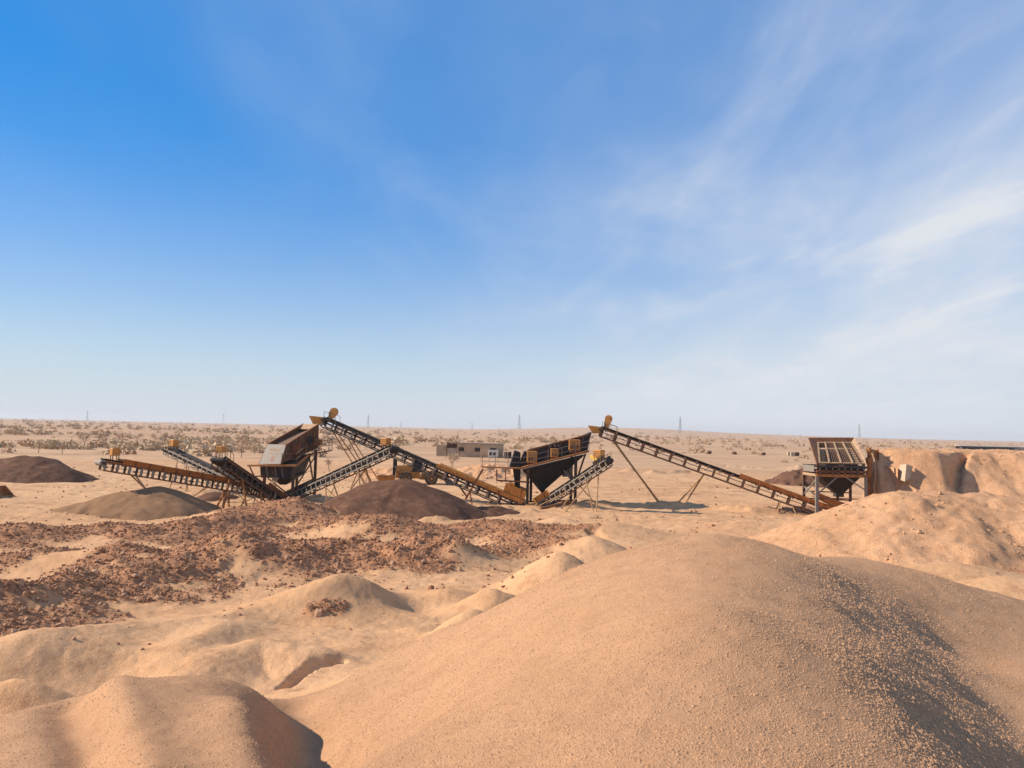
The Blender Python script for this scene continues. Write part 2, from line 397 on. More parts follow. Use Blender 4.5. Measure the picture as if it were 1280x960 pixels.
# low scarps and berms (ground drops towards the viewer)
BERM = [([(700,634),(770,634),(860,634),(940,640),(1010,640)],.75,.48),([(800,650),(880,655),(960,664)],.35,.20),
        ([(815,592),(860,591),(905,593)],1.1,.55),([(880,584),(950,586),(1010,587)],1.4,.8),([(540,650),(600,640),(660,640)],.9,.5),
        ([(760,588),(790,590)],.9,.5),([(690,668),(760,662),(790,668)],.5,.3),([(150,640),(220,648),(300,640)],1.0,.3),
        ([(100,592),(200,590)],.8,.15),([(700,612),(800,606),(900,612)],.6,.14),([(850,620),(960,612)],.5,.13),([(600,606),(720,604)],.7,.15),
        ([(1085,665),(1160,660),(1230,668)],.5,.2)]
BERMW = [([tuple(G(a, b, 0)[:2])+(1.0,) for a, b in pts], w, h) for pts, w, h in BERM]
CUTS = [([(356,846),(372,833),(394,824),(424,819)],.17,.24),([(560,612+0),(590,612)],.5,.2),
        ([(740,600+50),(770,660)],.4,.25)]
CUTW = []
for pts, w, d in CUTS:
    CUTW.append(([tuple(G(a, b, 1.3)[:2])+(1.0,) for a, b in pts], w, d))

LOBES = [([tuple(G(a, b, z)[:2])+(1.0,) for a, b, z in pts], w, h) for pts, w, h in (
    ([(296,880,3.45),(312,915,3.5),(324,950,3.55),(334,990,3.6)], .36, .20), ([(366,862,2.75),(384,900,2.85),(382,955,3.1),(366,1040,3.5)], .46, -.30),
    ([(1060,703,4.5),(1150,730,4.15),(1280,768,3.7),(1400,800,3.5)], 1.1, .04),
    ([(0,822,1.5),(110,789,1.4),(250,764,1.3),(340,745,1.1)], 1.3, .34), ([(110,812,1.2),(190,796,1.2)], 1.1, -.20),
    ([(215,842,1.6),(285,802,1.6),(328,792,1.6),(385,803,1.5)], 1.05, .50), ([(205,822,1.4),(250,790,1.4),(290,774,1.3)], .75, .24), ([(262,812,1.3),(300,790,1.3)], .5, -.12),
    ([(465,745,1.1),(515,744,1.0)], .9, -.30), ([(385,740,1.3),(430,724,1.5),(460,728,1.4)], .8, .18), ([(520,770,1.2),(600,752,1.2),(660,740,1.2)], .5, .18),
    ([(85,878,3.2),(110,920,3.4),(125,985,3.6)], .32, -.24), ([(140,872,3.2),(160,920,3.5),(170,985,3.6)], .34, .14))]
def rubble_mask(x, y):
    m = np.zeros(np.shape(x))
    n = fbm(x*.55, y*.55, 4, 31)
    for pts, w, h in RUBW:
        d, _ = seg_dist(x, y, pts)
        m = np.maximum(m, sstep(1.30 - d/(w*1.12) + n*1.0, .02, .70))
    return m * sstep(np.hypot(x, y), 21, 23.5)
def land(x, y):
    x = np.asarray(x, float); y = np.asarray(y, float); shp = x.shape
    x = x.ravel(); y = y.ravel()
    r = np.hypot(x, y); th = np.degrees(np.arctan2(x, y))
    z = .55*(1-sstep(r, 26, 46)) + .10*fbm(x*.13, y*.13, 4, 3)
    k = np.flatnonzero(r > 110)
    if len(k):
        X, Y, D, T = x[k], y[k], r[k], th[k]
        z[k] += sstep(D, 120, 600)*1.2*fbm(X*.006, Y*.006, 4, 8)
        # a far low ridge
        z[k] += 16*np.exp(-((T-6.5)/7.0)**2)*np.exp(-((D-2700)/500)**2)*(1+.25*fbm(X*.004, Y*.004, 3, 4)) \
              + 9*np.exp(-((T-15)/9.0)**2)*np.exp(-((D-3000)/500)**2)
    k = np.flatnonzero((r < 200) & (y > -8))
    if len(k):
        X, Y, D = x[k], y[k], r[k]; Z = z[k]
        Z = Z + .05*fbm(X*.6, Y*.6, 3, 5)
        w0 = 1+.7*fbm(X*.9, Y*.9, 3, 12)
        for pts, w, h in BERMW:
            d, _ = seg_dist(X, Y, pts); Z = Z + h*np.exp(-(d/w)**2)*w0
        for cx, cy, zz, rx, ry, ro in MND:
            kk = np.flatnonzero((np.abs(X-cx) < 12) & (np.abs(Y-cy) < 12))
            c, s = math.cos(ro), math.sin(ro); a = (X[kk]-cx)*c + (Y[kk]-cy)*s; b = -(X[kk]-cx)*s + (Y[kk]-cy)*c
            q = np.sqrt((a/rx)**2 + (b/ry)**2 + .03)
            Z[kk] = smax(Z[kk], zz*(1.18-1.02*q), .42)
        kk = np.flatnonzero((D > 18) & (D < 75)); w0 = 1+.8*fbm(X[kk]*.5, Y[kk]*.5, 3, 21)
        for pts, w, h in RUBW:
            d, _ = seg_dist(X[kk], Y[kk], pts); Z[kk] += .9*h*np.exp(-(d/w*1.1)**2)*w0
        kk = np.flatnonzero(D < 31)
        near = 1 - sstep(D[kk], 25, 31)
        Z[kk] = smax(Z[kk], tps(X[kk], Y[kk])*near - 3*(1-near), .30)
        kk = np.flatnonzero(D < 42)
        for pts, w, h in LOBES:
            d, _ = seg_dist(X[kk], Y[kk], pts); Z[kk] += h*np.exp(-(d/w)**2)
        kk = np.flatnonzero(D < 60)
        for pts, w, dd in CUTW:
            d, _ = seg_dist(X[kk], Y[kk], pts); Z[kk] -= dd*np.exp(-(d/w)**4)
        kk = np.flatnonzero((D > 11) & (D < 110)); X, Y, D = X[kk], Y[kk], D[kk]
        mid = sstep(D, 11, 20)*(1-sstep(D, 60, 110))
        Z[kk] += mid*(.06*fbm(X*1.4, Y*1.4, 4, 40) + .03*np.abs(fbm(X*3.1, Y*3.1, 2, 44)))
        k3 = np.flatnonzero((D > 20) & (D < 75))
        Z[kk[k3]] += rubble_mask(X[k3], Y[k3])*.16*np.abs(fbm(X[k3]*2.7, Y[k3]*2.7, 3, 50))
        z[k] = Z
    k = np.flatnonzero(r < 20); X, Y, D = x[k], y[k], r[k]
    z[k] += (1-sstep(D, 12, 20))*(.045*fbm(X*.7, Y*.7, 4, 60) + .016*fbm(X*4, Y*4, 3, 63))
    k = np.flatnonzero((r > 55) & (r < 190)); X, Y, D = x[k], y[k], r[k]
    z[k] += sstep(D, 55, 65)*(1-sstep(D, 130, 190))*.15*fbm(X*.30 + Y*.05, Y*.95, 5, 70, .62)
    return z.reshape(shp)
def zof(x, y):
    return float(land(np.array([float(x)]), np.array([float(y)]))[0])

# ------------------------------------------------------------------ ground sheet
def ang_grid():
    a = list(np.arange(-43, 43.01, .115)); o = []
    t = 43; st = .3
    while t < 180:
        t += st; st = min(st*1.25, 8)
        o.append(min(t, 180))
    o = o[:-1] if o[-1] >= 180 else o
    return np.radians(np.array([-v for v in reversed(o)] + a + o))
rad = [.6]
while rad[-1] < 150: rad.append(rad[-1]*1.0088 if rad[-1] > 2.5 else rad[-1]*1.03)
while rad[-1] < 9000: rad.append(rad[-1]*1.028)
rad = np.array(rad); ang = ang_grid()
nA, nR = len(ang), len(rad)
RR, AA = np.meshgrid(rad, ang, indexing='ij')
GX = (RR*np.sin(AA)).ravel(); GY = (RR*np.cos(AA)).ravel(); GZ = land(GX, GY)
i = np.arange(nR-1)[:, None]; j = np.arange(nA)[None, :]; jn = (j+1) % nA
quads = np.stack([i*nA+j, i*nA+jn, (i+1)*nA+jn, (i+1)*nA+j], -1).reshape(-1, 4)
def np_mesh(name, co, faces, mat, smooth=True, attrs=None):
    me = bpy.data.meshes.new(name); n = len(co); k = faces.shape[1]; m = len(faces)
    me.vertices.add(n); me.vertices.foreach_set('co', np.ascontiguousarray(co, np.float32).ravel())
    me.loops.add(m*k); me.loops.foreach_set('vertex_index', np.ascontiguousarray(faces, np.int32).ravel())
    me.polygons.add(m); me.polygons.foreach_set('loop_start', np.arange(0, m*k, k, dtype=np.int32))
    me.polygons.foreach_set('use_smooth', np.full(m, smooth))
    me.materials.append(mat); me.update(calc_edges=True)
    for a, v in (attrs or {}).items():
        t = me.attributes.new(a, 'FLOAT', 'POINT'); t.data.foreach_set('value', np.ascontiguousarray(v, np.float32))
    return me
def cloud(x): return x
# which faces belong to the two near piles
pc = np.array(G(880, 760, 5.4))
def region(x, y):
    """1 = big pile the viewer stands on, 2 = hump at its left foot, 0 = ground"""
    hx = (x - (-4.4))*.95; 
    pile = (tps(x, y) > 2.2) & (np.hypot(x, y) < 21)
    c = G(378, 905, 2.4); d = np.array([G(384, 960, 2.5)[0]-c[0], G(384, 960, 2.5)[1]-c[1]])
    # hump: left of the line through its right foot
    e0 = G(345, 845, 2.3); e1 = G(392, 985, 2.6)
    side = (e1[0]-e0[0])*(y-e0[1]) - (e1[1]-e0[1])*(x-e0[0])
    hump = (tps(x, y) > 2.3) & (side < 0) & (x < -1) & (y > 4.5) & (np.hypot(x, y) < 14.5)
    return np.where(hump, 2, np.where(pile, 1, 0))
cx = GX[quads].mean(1); cy = GY[quads].mean(1)
reg = np.zeros(len(cx), int); _k = np.flatnonzero(np.hypot(cx, cy) < 22); reg[_k] = region(cx[_k], cy[_k])
co_all = np.c_[GX, GY, GZ]
GD = np.hypot(GX, GY); rub_a = np.zeros_like(GX); _k = np.flatnonzero((GD > 20) & (GD < 80)); rub_a[_k] = rubble_mask(GX[_k], GY[_k])
far_a = sstep(np.hypot(GX, GY), 50, 80)
scrub_a = sstep(GD + 40*fbm(GX*.02, GY*.02, 3, 520), 110, 210)*.95
def sub_mesh(name, sel, mat, attrs=True):
    q = quads[sel]; u, inv = np.unique(q, return_inverse=True)
    return np_mesh(name, co_all[u], inv.reshape(-1, 4), mat, True, {'rubble': rub_a[u], 'far': far_a[u], 'scrubland': scrub_a[u]} if attrs else None), u
# smooth normals of the whole surface, so that seams between the pieces do not show
P3 = co_all.reshape(nR, nA, 3)
du = np.empty_like(P3); du[1:-1] = P3[2:]-P3[:-2]; du[0] = P3[1]-P3[0]; du[-1] = P3[-1]-P3[-2]
dv = np.roll(P3, -1, 1) - np.roll(P3, 1, 1)
nn = np.cross(dv, du).reshape(-1, 3); nn /= np.linalg.norm(nn, axis=1)[:, None] + 1e-12
def put(name, sel, mat):
    me, u = sub_mesh(name, sel, mat)
    me.normals_split_custom_set_from_vertices(nn[u].astype(np.float32).tolist())
    o = bpy.data.objects.new(name, me); COL.objects.link(o); return o
ground = put('ground', reg == 0, M['ground']); ground['kind'] = 'structure'
tag(put('sand_pile', reg == 1, M['pile']), 'huge smooth pile of coarse tan sand filling the foreground', 'sand pile')
tag(put('sand_pile', reg == 2, M['pile']), 'rounded sand hump in the lower left corner casting a curved shadow', 'sand pile')
# the natural ground under the two near piles
uu = np.linspace(-24, 24, 60); XX, YY = np.meshgrid(uu, uu, indexing='ij')
qi = (np.arange(59)[:, None]*60 + np.arange(59)[None, :])
qf = np.stack([qi, qi+60, qi+61, qi+1], -1).reshape(-1, 4)
inner = np.hypot(XX.ravel()[qf].mean(1), YY.ravel()[qf].mean(1)) < 19
sb = bpy.data.objects.new('ground_under_piles', np_mesh('ground_under_piles', np.c_[XX.ravel(), YY.ravel(), np.full(3600, -.3)], qf[inner], M['ground']))
COL.objects.link(sb); sb['kind'] = 'structure'

# ------------------------------------------------------------------ heaps that stand on the yard
FOOT = []
def heap(name, label, mat, crest, slope, rnd, seed, gully=.12, extent=None, cell=.22, rough=.05, cat='sand pile', post=None, cut=None):
    """crest: world points; sides fall at the slope of repose, scored by gullies"""
    c = np.array(crest, float); zt = c[:, 2].max()
    ex = extent or zt/slope + 1.2
    x0, x1, y0, y1 = c[:, 0].min()-ex, c[:, 0].max()+ex, c[:, 1].min()-ex, c[:, 1].max()+ex
    nxx, nyy = int((x1-x0)/cell)+2, int((y1-y0)/cell)+2
    X, Y = np.meshgrid(np.linspace(x0, x1, nxx), np.linspace(y0, y1, nyy), indexing='ij')
    x, y = X.ravel(), Y.ravel()
    wx = x + .5*fbm(x*.5, y*.5, 3, seed); wy = y + .5*fbm(x*.5, y*.5, 3, seed+9)
    z = np.full(x.shape, -9.0)
    for p, q in zip(c[:-1], c[1:]):
        d, v = seg_dist(wx, wy, [tuple(p), tuple(q)])
        z = smax(z, v - slope*(np.sqrt(d*d+rnd*rnd)-rnd), .25)
    dall, vv = seg_dist(wx, wy, [tuple(p) for p in c])
    # gullies run down the slope: noise in the angle round the crest
    mx, my = c[:, 0].mean(), c[:, 1].mean()
    an = np.arctan2(wy-my, wx-mx)
    z = z + gully*sstep(dall, .2, 2.0)*(.55*fbm(wx*.45, wy*.45, 4, seed+3) + .35*fbm(an*7, dall*.25, 3, seed+5))
    z = z + rough*fbm(x*1.3, y*1.3, 4, seed+6, .6)
    if post is not None: z = post(x, y, z)
    g = land(x, y); k = z - g
    q = (np.arange(nxx-1)[:, None]*nyy + np.arange(nyy-1)[None, :])
    f = np.stack([q, q+nyy, q+nyy+1, q+1], -1).reshape(-1, 4)
    keep = (k[f].max(1) > -.12)
    f = f[keep]; u, inv = np.unique(f, return_inverse=True)
    co = np.c_[x, y, np.maximum(z, g-.25)][u]
    foot = np.flatnonzero((k > -.45) & (k < .22)); foot = rng.choice(foot, min(len(foot), int(len(foot)*.10)), replace=False)
    FOOT.append(np.c_[x[foot], y[foot], np.maximum(z[foot], g[foot])])
    me = np_mesh(name, co, inv.reshape(-1, 4), mat)
    o = bpy.data.objects.new(name, me); COL.objects.link(o)
    return tag(o, label, cat)
def crest(*p): return [V(a, b, Y) for a, b, Y in p]
heap('sand_pile', 'dark brown sand pile at the far left edge behind the yard', M['dark_sand'],
     crest((-60,578,92),(0,574,92),(30,570,92),(52,571,92),(66,580,91)), .52, .8, 101, .5)
heap('sand_pile', 'grey brown sand pile under the leftmost orange conveyor', M['brown_sand'],
     crest((194,608,61.5),(150,616,61),(100,630,60.5),(40,646,60)), .44, .8, 111, .4)
heap('sand_pile', 'domed dark purplish sand pile in front of the yellow loader', M['dark_sand'],
     crest((478,601,66),(505,600,66),(530,609,65.5)), .55, 1.6, 121, .22)
heap('sand_pile', 'grey sand pile tail at the left foot of the domed dark pile', M['brown_sand'],
     crest((432,634,65),(415,640,65)), .45, .6, 123, .3)
def rough_pile(x, y, z):
    return z + .35*fbm(x*.45, y*.45, 4, 133, .55) + .12*np.abs(fbm(x*1.8, y*1.8, 3, 135))
right_pile = heap('sand_pile', 'lumpy orange sand pile in front of the feed hopper ramp', M['orange_sand'],
     crest((1085,632,51),(1120,616,51),(1165,613,52),(1225,618,52),(1300,628,50),(1420,640,50)), .46, 1.4, 131, .3, post=rough_pile, cell=.16)
heap('sand_pile', 'low tan sand mound beneath the short grey conveyor right of the black screen', M['brown_sand'],
     crest((712,652,65),(745,648,65),(775,656,64)), .36, 1.2, 141, .3)
heap('sand_pile', 'small dark mound beside the conveyor tail below the black screen', M['dark_sand'],
     crest((592,634,66),(625,632,67)), .5, .5, 151, .3)
heap('sand_pile', 'reddish earth heap behind the ochre strut near the block house', M['orange_sand'],
     crest((585,583,118),(605,580,118),(640,584,118)), .5, .6, 161, .5, rough=.5)
heap('sand_pile', 'low red earth bank left of the wheel loader', M['orange_sand'],
     crest((455,588,112),(490,584,112),(515,583,113)), .4, .6, 171, .4, rough=.4)
heap('sand_pile', 'dark earth heap left of the feed hopper', M['dark_sand'],
     crest((1000,586,116),(1010,585,116)), .5, .6, 181, .4, rough=.4)
heap('sand_pile', 'small reddish heap under the grey far conveyor', M['dark_sand'],
     crest((262,622,72),(272,615,74),(290,618,76)), .5, .6, 191, .3)
# the loading ramp: an earth bank with a broken steep face
def ramp_post(x, y, z):
    top = 5.75 + .18*fbm(x*.3, y*.3, 3, 205)
    wob = .9*fbm(x*.3, 0*x+3, 3, 201)
    front = 73.8 + wob - 1.9*np.exp(-((x-37.0)/2.6)**2)
    h = np.maximum(0, front - y)
    soft = sstep(x, 40.0, 43.0)
    f = top - ((.35*h + .95*np.maximum(0, h-.5))*(1-soft) + .66*h*soft)
    gx = 41.6 - (73.8-y)*.75                                # one crooked gully down the face
    f = f - 1.25*np.exp(-((x-gx-.25*fbm(y*.9, x*0, 2, 215))/.42)**2)*sstep(y, 69.4, 70.4)*(1-sstep(y, 74.0, 74.8))
    back = top - .5*np.maximum(0, y-92)
    left = top - 6.0*np.maximum(0, 33.2 + np.maximum(0, y-74)*.62 - x)
    zz = np.minimum(np.minimum(f, back), left)
    zz = zz + (.26*fbm(x*.6, y*.6, 5, 207, .62) + .16*np.abs(fbm(x*2.1, y*2.1, 3, 209)))*sstep(zz, -1, 1)
    return zz
ramp = heap('earth_ramp', 'orange earth loading ramp with broken face right of the feed hopper', M['orange_sand'],
     [(34,76,5.7),(70,76,5.7)], .5, .5, 200, 0, extent=20, cell=.2, post=ramp_post, cat='earth ramp')


# ------------------------------------------------------------------ conveyors
def gz(p): return Vector((p[0], p[1], zof(p[0], p[1])))
class Conv:
    """an inclined belt conveyor on a lattice frame, from tail to head (world points on the belt line)"""
    def __init__(s, label, tail, head, W=.9, D=.78, bay=1.05, frame='dark', post='dark', top=None, belt_top=0.0, postw=.12, diag=False):
        tail, head = vec(tail), vec(head)
        base = gz(tail)
        s.root = thing('belt_conveyor', label, 'conveyor', base, 0, 'conveyors of the crushing plant')
        s.t = tail - base; s.h = head - base; s.base = base
        s.L = (s.h - s.t).length; s.d = (s.h - s.t)/s.L
        s.s = s.d.cross(Vector((0, 0, 1))).normalized(); s.u = s.s.cross(s.d)
        s.W, s.D = W, D
        L = s.L; fm, pm = M[frame], M[post]
        n = max(4, round(L/bay)); s.n = n
        pw = postw
        pm_mesh = MB().box((0, 0, 0), (pw, .07, D-.10)).mesh('post', pm, Vector((0, 0, 0)))
        dm_mesh = None
        for sd in (-1, 1):
            m = MB(); a = sd*W/2
            m.bar(s.P(-.1, a, -.05), s.P(L, a, -.05), .08, .11, s.u)
            m.bar(s.P(.2, a, -D+.05), s.P(L-.25, a, -D+.05), .08, .10, s.u)
            tr = m.build('side_truss', fm, s.root)
            if top: MB().bar(s.P(-.1, a*1.02, .035), s.P(L, a*1.02, .035), .10, .055, s.u).build('top_rail', M[top], s.root)
            for k in range(n+1):
                q = .12 + (L-.24)*k/n
                inst('post', pm_mesh, tr, s.P(q, a + sd*.003, -D/2), (s.d, s.s, s.u))
            if diag:
                for k in range(n):
                    q0, q1 = .12 + (L-.24)*k/n, .12 + (L-.24)*(k+1)/n
                    MB().bar(s.P(q0, a, -D+.08), s.P(q1, a, -.08), .045, .045).build('diagonal', pm, tr)
        # belt: a closed loop, troughed on top, flat below
        prof_t = [(-.42, .20), (-.22, .06), (0, .045), (.22, .06), (.42, .20)]
        prof_b = [(.42, -.36), (.22, -.36), (0, -.37), (-.22, -.36), (-.42, -.36)]
        m = MB()
        for part, lo, hi in ((prof_t, -.05, L+.02), (prof_b, -.05, L+.02)):
            k = len(m.v)
            for q in (lo, hi):
                for a, b in part: m.v.append(s.P(q, a*W/.92, b))
                for a, b in part: m.v.append(s.P(q, a*W/.92, b-.025))
            for i in range(4):
                m.f.append((k+i, k+i+1, k+10+i+1, k+10+i)); m.f.append((k+15+i, k+15+i+1, k+5+i+1, k+5+i))
            m.f.append((k, k+10, k+15, k+5)); m.f.append((k+4, k+9, k+19, k+14))
            m.f.append((k+0, k+5, k+6, k+1)); m.f.append((k+1, k+6, k+7, k+2)); m.f.append((k+2, k+7, k+8, k+3)); m.f.append((k+3, k+8, k+9, k+4))
            m.f.append((k+11, k+16, k+15, k+10)); m.f.append((k+12, k+17, k+16, k+11)); m.f.append((k+13, k+18, k+17, k+12)); m.f.append((k+14, k+19, k+18, k+13))
        for q, sg in ((L+.02, 1), (-.05, -1)):          # wrap round the pulleys
            k = len(m.v); seg = 7
            for i in range(seg+1):
                t = math.pi*i/seg; b = -.16 + .215*math.cos(t); e = q + sg*.215*math.sin(t)
                for a in (-.42, .42):
                    m.v.append(s.P(e, a*W/.92, b))
            for i in range(seg):
                f = (k+2*i, k+2*i+1, k+2*i+3, k+2*i+2); m.f.append(f if sg < 0 else tuple(reversed(f)))
        m.build('belt', M['rubber'], s.root)
        # idler stations
        im = MB()
        im.tube((0, -.21, .0), (0, .21, .0), .055, 8); im.tube((0, -.43, .14), (0, -.22, .0), .055, 8); im.tube((0, .22, .0), (0, .43, .14), .055, 8)
        im.box((0, 0, -.10), (.09, W-.09, .05)); im.box((0, -.40, .0), (.07, .05, .2)); im.box((0, .40, .0), (.07, .05, .2)); im.box((0, 0, -.06), (.07, .05, .1))
        ime = im.mesh('idler', M['roller'], Vector((0, 0, 0)))
        rm = MB().tube((0, -W/2+.05, 0), (0, W/2-.05, 0), .05, 8).mesh('return_roller', M['roller'], Vector((0, 0, 0)))
        ni = max(4, round(L/1.15))
        for k in range(ni):
            q = (k+.55)*L/ni
            inst('idler', ime, s.root, s.P(q, 0, -.075), (s.d, s.s, s.u))
            if k % 2 == 0: inst('return_roller', rm, s.root, s.P(q+.2, 0, -.445), (s.d, s.s, s.u))
        tie = MB().box((0, 0, 0), (.07, W-.09, .07)).mesh('cross_tie', fm, Vector((0, 0, 0)))
        for k in range(0, n+1, 2):
            inst('cross_tie', tie, s.root, s.P(.12 + (L-.24)*k/n, 0, -D+.05), (s.d, s.s, s.u))
        for nm, q in (('head_pulley', L+.02), ('tail_pulley', -.05)):
            mm = MB().tube(s.P(q, -W/2+.03, -.16), s.P(q, W/2-.03, -.16), .19, 16)
            mm.tube(s.P(q, -W/2-.12, -.16), s.P(q, W/2+.12, -.16), .05, 8); mm.box(s.P(q, -W/2-.06, -.16), (.26, .10, .2), (s.d, s.s, s.u)); mm.box(s.P(q, W/2+.06, -.16), (.26, .10, .2), (s.d, s.s, s.u))
            mm.build(nm, M['dark'], s.root)
    def P(s, q, a, b): return s.t + s.d*q + s.s*a + s.u*b
    def loc(s, w): return vec(w) - s.base
    def skirt(s, q0, q1, mat='orange', h=.42, lean=.14, b0=.02, stay=1.1):
        for sd in (-1, 1):
            a0, a1 = sd*(s.W/2+.01), sd*(s.W/2+.01+lean); t = .02*sd
            m = MB().hexa([s.P(q0, a0, b0), s.P(q1, a0, b0), s.P(q1, a0+t, b0), s.P(q0, a0+t, b0), s.P(q0, a1, b0+h), s.P(q1, a1, b0+h), s.P(q1, a1+t, b0+h), s.P(q0, a1+t, b0+h)])
            sk = m.build('skirt_board', M[mat], s.root)
            k = q0 + .3
            while k < q1:
                MB().bar(s.P(k, a0+t*3, b0-.10), s.P(k, a1+t*3, b0+h), .06, .05).build('stay', M['rust'], sk); k += stay
    def leg(s, q, foot, a=0.0, r=.06, mat='strut', b=None):
        f = gz(vec(foot)) - s.base - Vector((0, 0, .12))
        MB().tube(s.P(q, a, -s.D+.02 if b is None else b), f, r, 8).build('support_leg', M[mat], s.root)
    def trestle(s, q, spread=.0, mat='strut', r=.055, splay=.35, cross=True):
        fs = []
        for sd in (-1, 1):
            top = s.P(q, sd*s.W/2, -s.D+.04); w = top + s.base + s.s*sd*splay + s.d*spread
            f = gz(w) - s.base - Vector((0, 0, .12)); fs.append((top, f))
            MB().tube(top, f, r, 8).build('support_leg', M[mat], s.root)
        if cross and fs[0][0].z - fs[0][1].z > 1.0:
            (a, b), (c, d) = fs
            MB().bar(a.lerp(b, .15), c.lerp(d, .75), .05).build('brace', M[mat], s.root)
            MB().bar(c.lerp(d, .15), a.lerp(b, .75), .05).build('brace', M[mat], s.root)
            MB().bar(a.lerp(b, .75), c.lerp(d, .75), .05).build('brace', M[mat], s.root)
    def motor_box(s, q, a, b, dim=(.75, .6, .7), mat='yellow', stand=True, tilt=0):
        c = s.P(q, a, 0) + Vector((0, 0, b)); dx, dy, dz = dim
        h = Vector((s.d.x, s.d.y, 0)).normalized(); w = Vector((-h.y, h.x, 0))
        o = MB().box(c, dim, (h, w, Vector((0, 0, 1)))).build('motor_guard', M[mat], s.root, bevel=.05)
        m = MB()
        for k in (-1, 0, 1): m.box(c + w*(-dy/2-.012) + Vector((0, 0, k*dz*.26)), (dx*.7, .02, .06), (h, w, Vector((0, 0, 1))))
        m.build('vent_slats', M['rust'], o)
        if stand:
            for i in (-1, 1):
                for j_ in (-1, 1):
                    p = c + h*(i*dx*.38) + w*(j_*dy*.38) + Vector((0, 0, -dz/2)); 
                    MB().bar(p, Vector((p.x, p.y, s.P(q, 0, 0).z + (p - s.P(q, 0, 0)).dot(h)*s.d.z/max(.2, math.hypot(s.d.x, s.d.y)) - .05)), .05).build('guard_stand', M['rust'], o)
        return o
    def belt_guard(s, q, a, lower, upper, r0=.16, r1=.26, th=.22, mat='bright_yellow'):
        """flat drive guard with two round ends; lower and upper are (q offset, b) in the conveyor plane"""
        def pt(o, aa): return s.P(q+o[0], aa, o[1])
        A, B = Vector(lower), Vector(upper); dd = (B-A).normalized(); nn_ = Vector((-dd.y, dd.x)); poly = []
        for k in range(9):
            t = math.pi/2 + math.pi*k/8; e = A + (dd*math.cos(t) + nn_*math.sin(t))*r0; poly.append(pt(e, a))
        for k in range(9):
            t = -math.pi/2 + math.pi*k/8; e = B + (dd*math.cos(t) + nn_*math.sin(t))*r1; poly.append(pt(e, a))
        MB().prism(poly, s.s*th).build('drive_guard', M[mat], s.root, bevel=.03)
    def head_rail(s, q0, q1, h=.75, mat='strut'):
        for sd in (-1, 1):
            m = MB(); a = sd*(s.W/2+.08)
            for q in (q0, (q0+q1)/2, q1): m.bar(s.P(q, a, -.05), s.P(q, a, -.05)+Vector((0, 0, h)), .04)
            m.bar(s.P(q0, a, -.05)+Vector((0, 0, h)), s.P(q1, a, -.05)+Vector((0, 0, h)), .04)
            m.build('hand_rail', M[mat], s.root)
    def chute(s, q, mat='yellow', sz=1.0, drop=.9, out=.9):
        """open spout that catches what leaves the head pulley"""
        W = s.W*.62; h = Vector((s.d.x, s.d.y, 0)).normalized(); z = Vector((0, 0, 1)); c = s.P(q, 0, .1)
        o = None
        top = [c + h*(.05) + s.s*(-W) , c + h*(out+.45*sz) + s.s*(-W), c + h*(out+.45*sz) + s.s*W, c + h*.05 + s.s*W]
        bot = [c + h*.15 + s.s*(-W*.75) - z*drop, c + h*(out) + s.s*(-W*.75) - z*drop, c + h*out + s.s*W*.75 - z*drop, c + h*.15 + s.s*W*.75 - z*drop]
        top[1] += z*.12; top[2] += z*.12
        cen = sum(top, Vector())/4
        for k in range(4):
            l = (k+1) % 4
            nrm = (top[l]-top[k]).cross(bot[k]-top[k]).normalized()*.03
            if k == 3: continue
            MB().hexa([bot[k], bot[l], bot[l]+nrm, bot[k]+nrm, top[k], top[l], top[l]+nrm, top[k]+nrm]).build('chute_plate', M[mat], s.root)

# long feed conveyor from hopper to black screen
c7 = Conv('longest conveyor, rising leftwards from feed hopper to black screen', V(1048, 641, 71.6), V(752, 535, 77.2), D=.86, bay=1.38, frame='brown_steel', post='brown_steel', postw=.22)
c7.skirt(.2, c7.L*.40, 'orange', .34)
c7.leg(c7.L*.93, G(823, 634), -.35, .085); c7.leg(c7.L*.93, G(828, 632), .35, .085)
c7.leg(c7.L*.535, G(848, 634), -.35, .07); c7.leg(c7.L*.535, G(853, 632), .35, .07)
c7.trestle(c7.L*.22, .3); c7.trestle(c7.L*.17, -.35)
c7.belt_guard(c7.L-.2, .55, (-.1, .05), (-.05, 1.05), .2, .36, .3, 'yellow'); c7.chute(c7.L, 'yellow', 1, .62, .8)
c7.head_rail(c7.L-1.6, c7.L-.2, .7)
# conveyor from the black screen up to the brown screen
c4 = Conv('long black conveyor rising leftwards past the loader to the brown screen', V(655, 631, 75.0), V(406, 523, 79.4), D=.86, bay=1.15, frame='dark', post='roller', postw=.2, top='dark')
c4.skirt(.1, c4.L*.42, 'yellow', .40)
c4.skirt(.25, 2.2, 'yellow', .95, .35, .42)
c4.leg(c4.L*.93, G(462, 612), -.4, .06); c4.leg(c4.L*.93, G(470, 610), .4, .06); c4.leg(c4.L*.85, G(470, 612), -.4, .06); c4.leg(c4.L*.85, G(480, 610), .4, .06)
c4.leg(c4.L*.24, G(590, 630), -.35, .09, 'rust'); c4.leg(c4.L*.30, G(585, 622), .35, .09, 'rust')
c4.trestle(c4.L*.14, .4); c4.trestle(c4.L*.10, -.2)
c4.belt_guard(c4.L-.1, .55, (-.1, .1), (-.25, .85), .2, .42, .34, 'yellow'); c4.chute(c4.L, 'yellow', 1, .75, 1.0)
c4.head_rail(c4.L-1.5, c4.L-.2, .8)
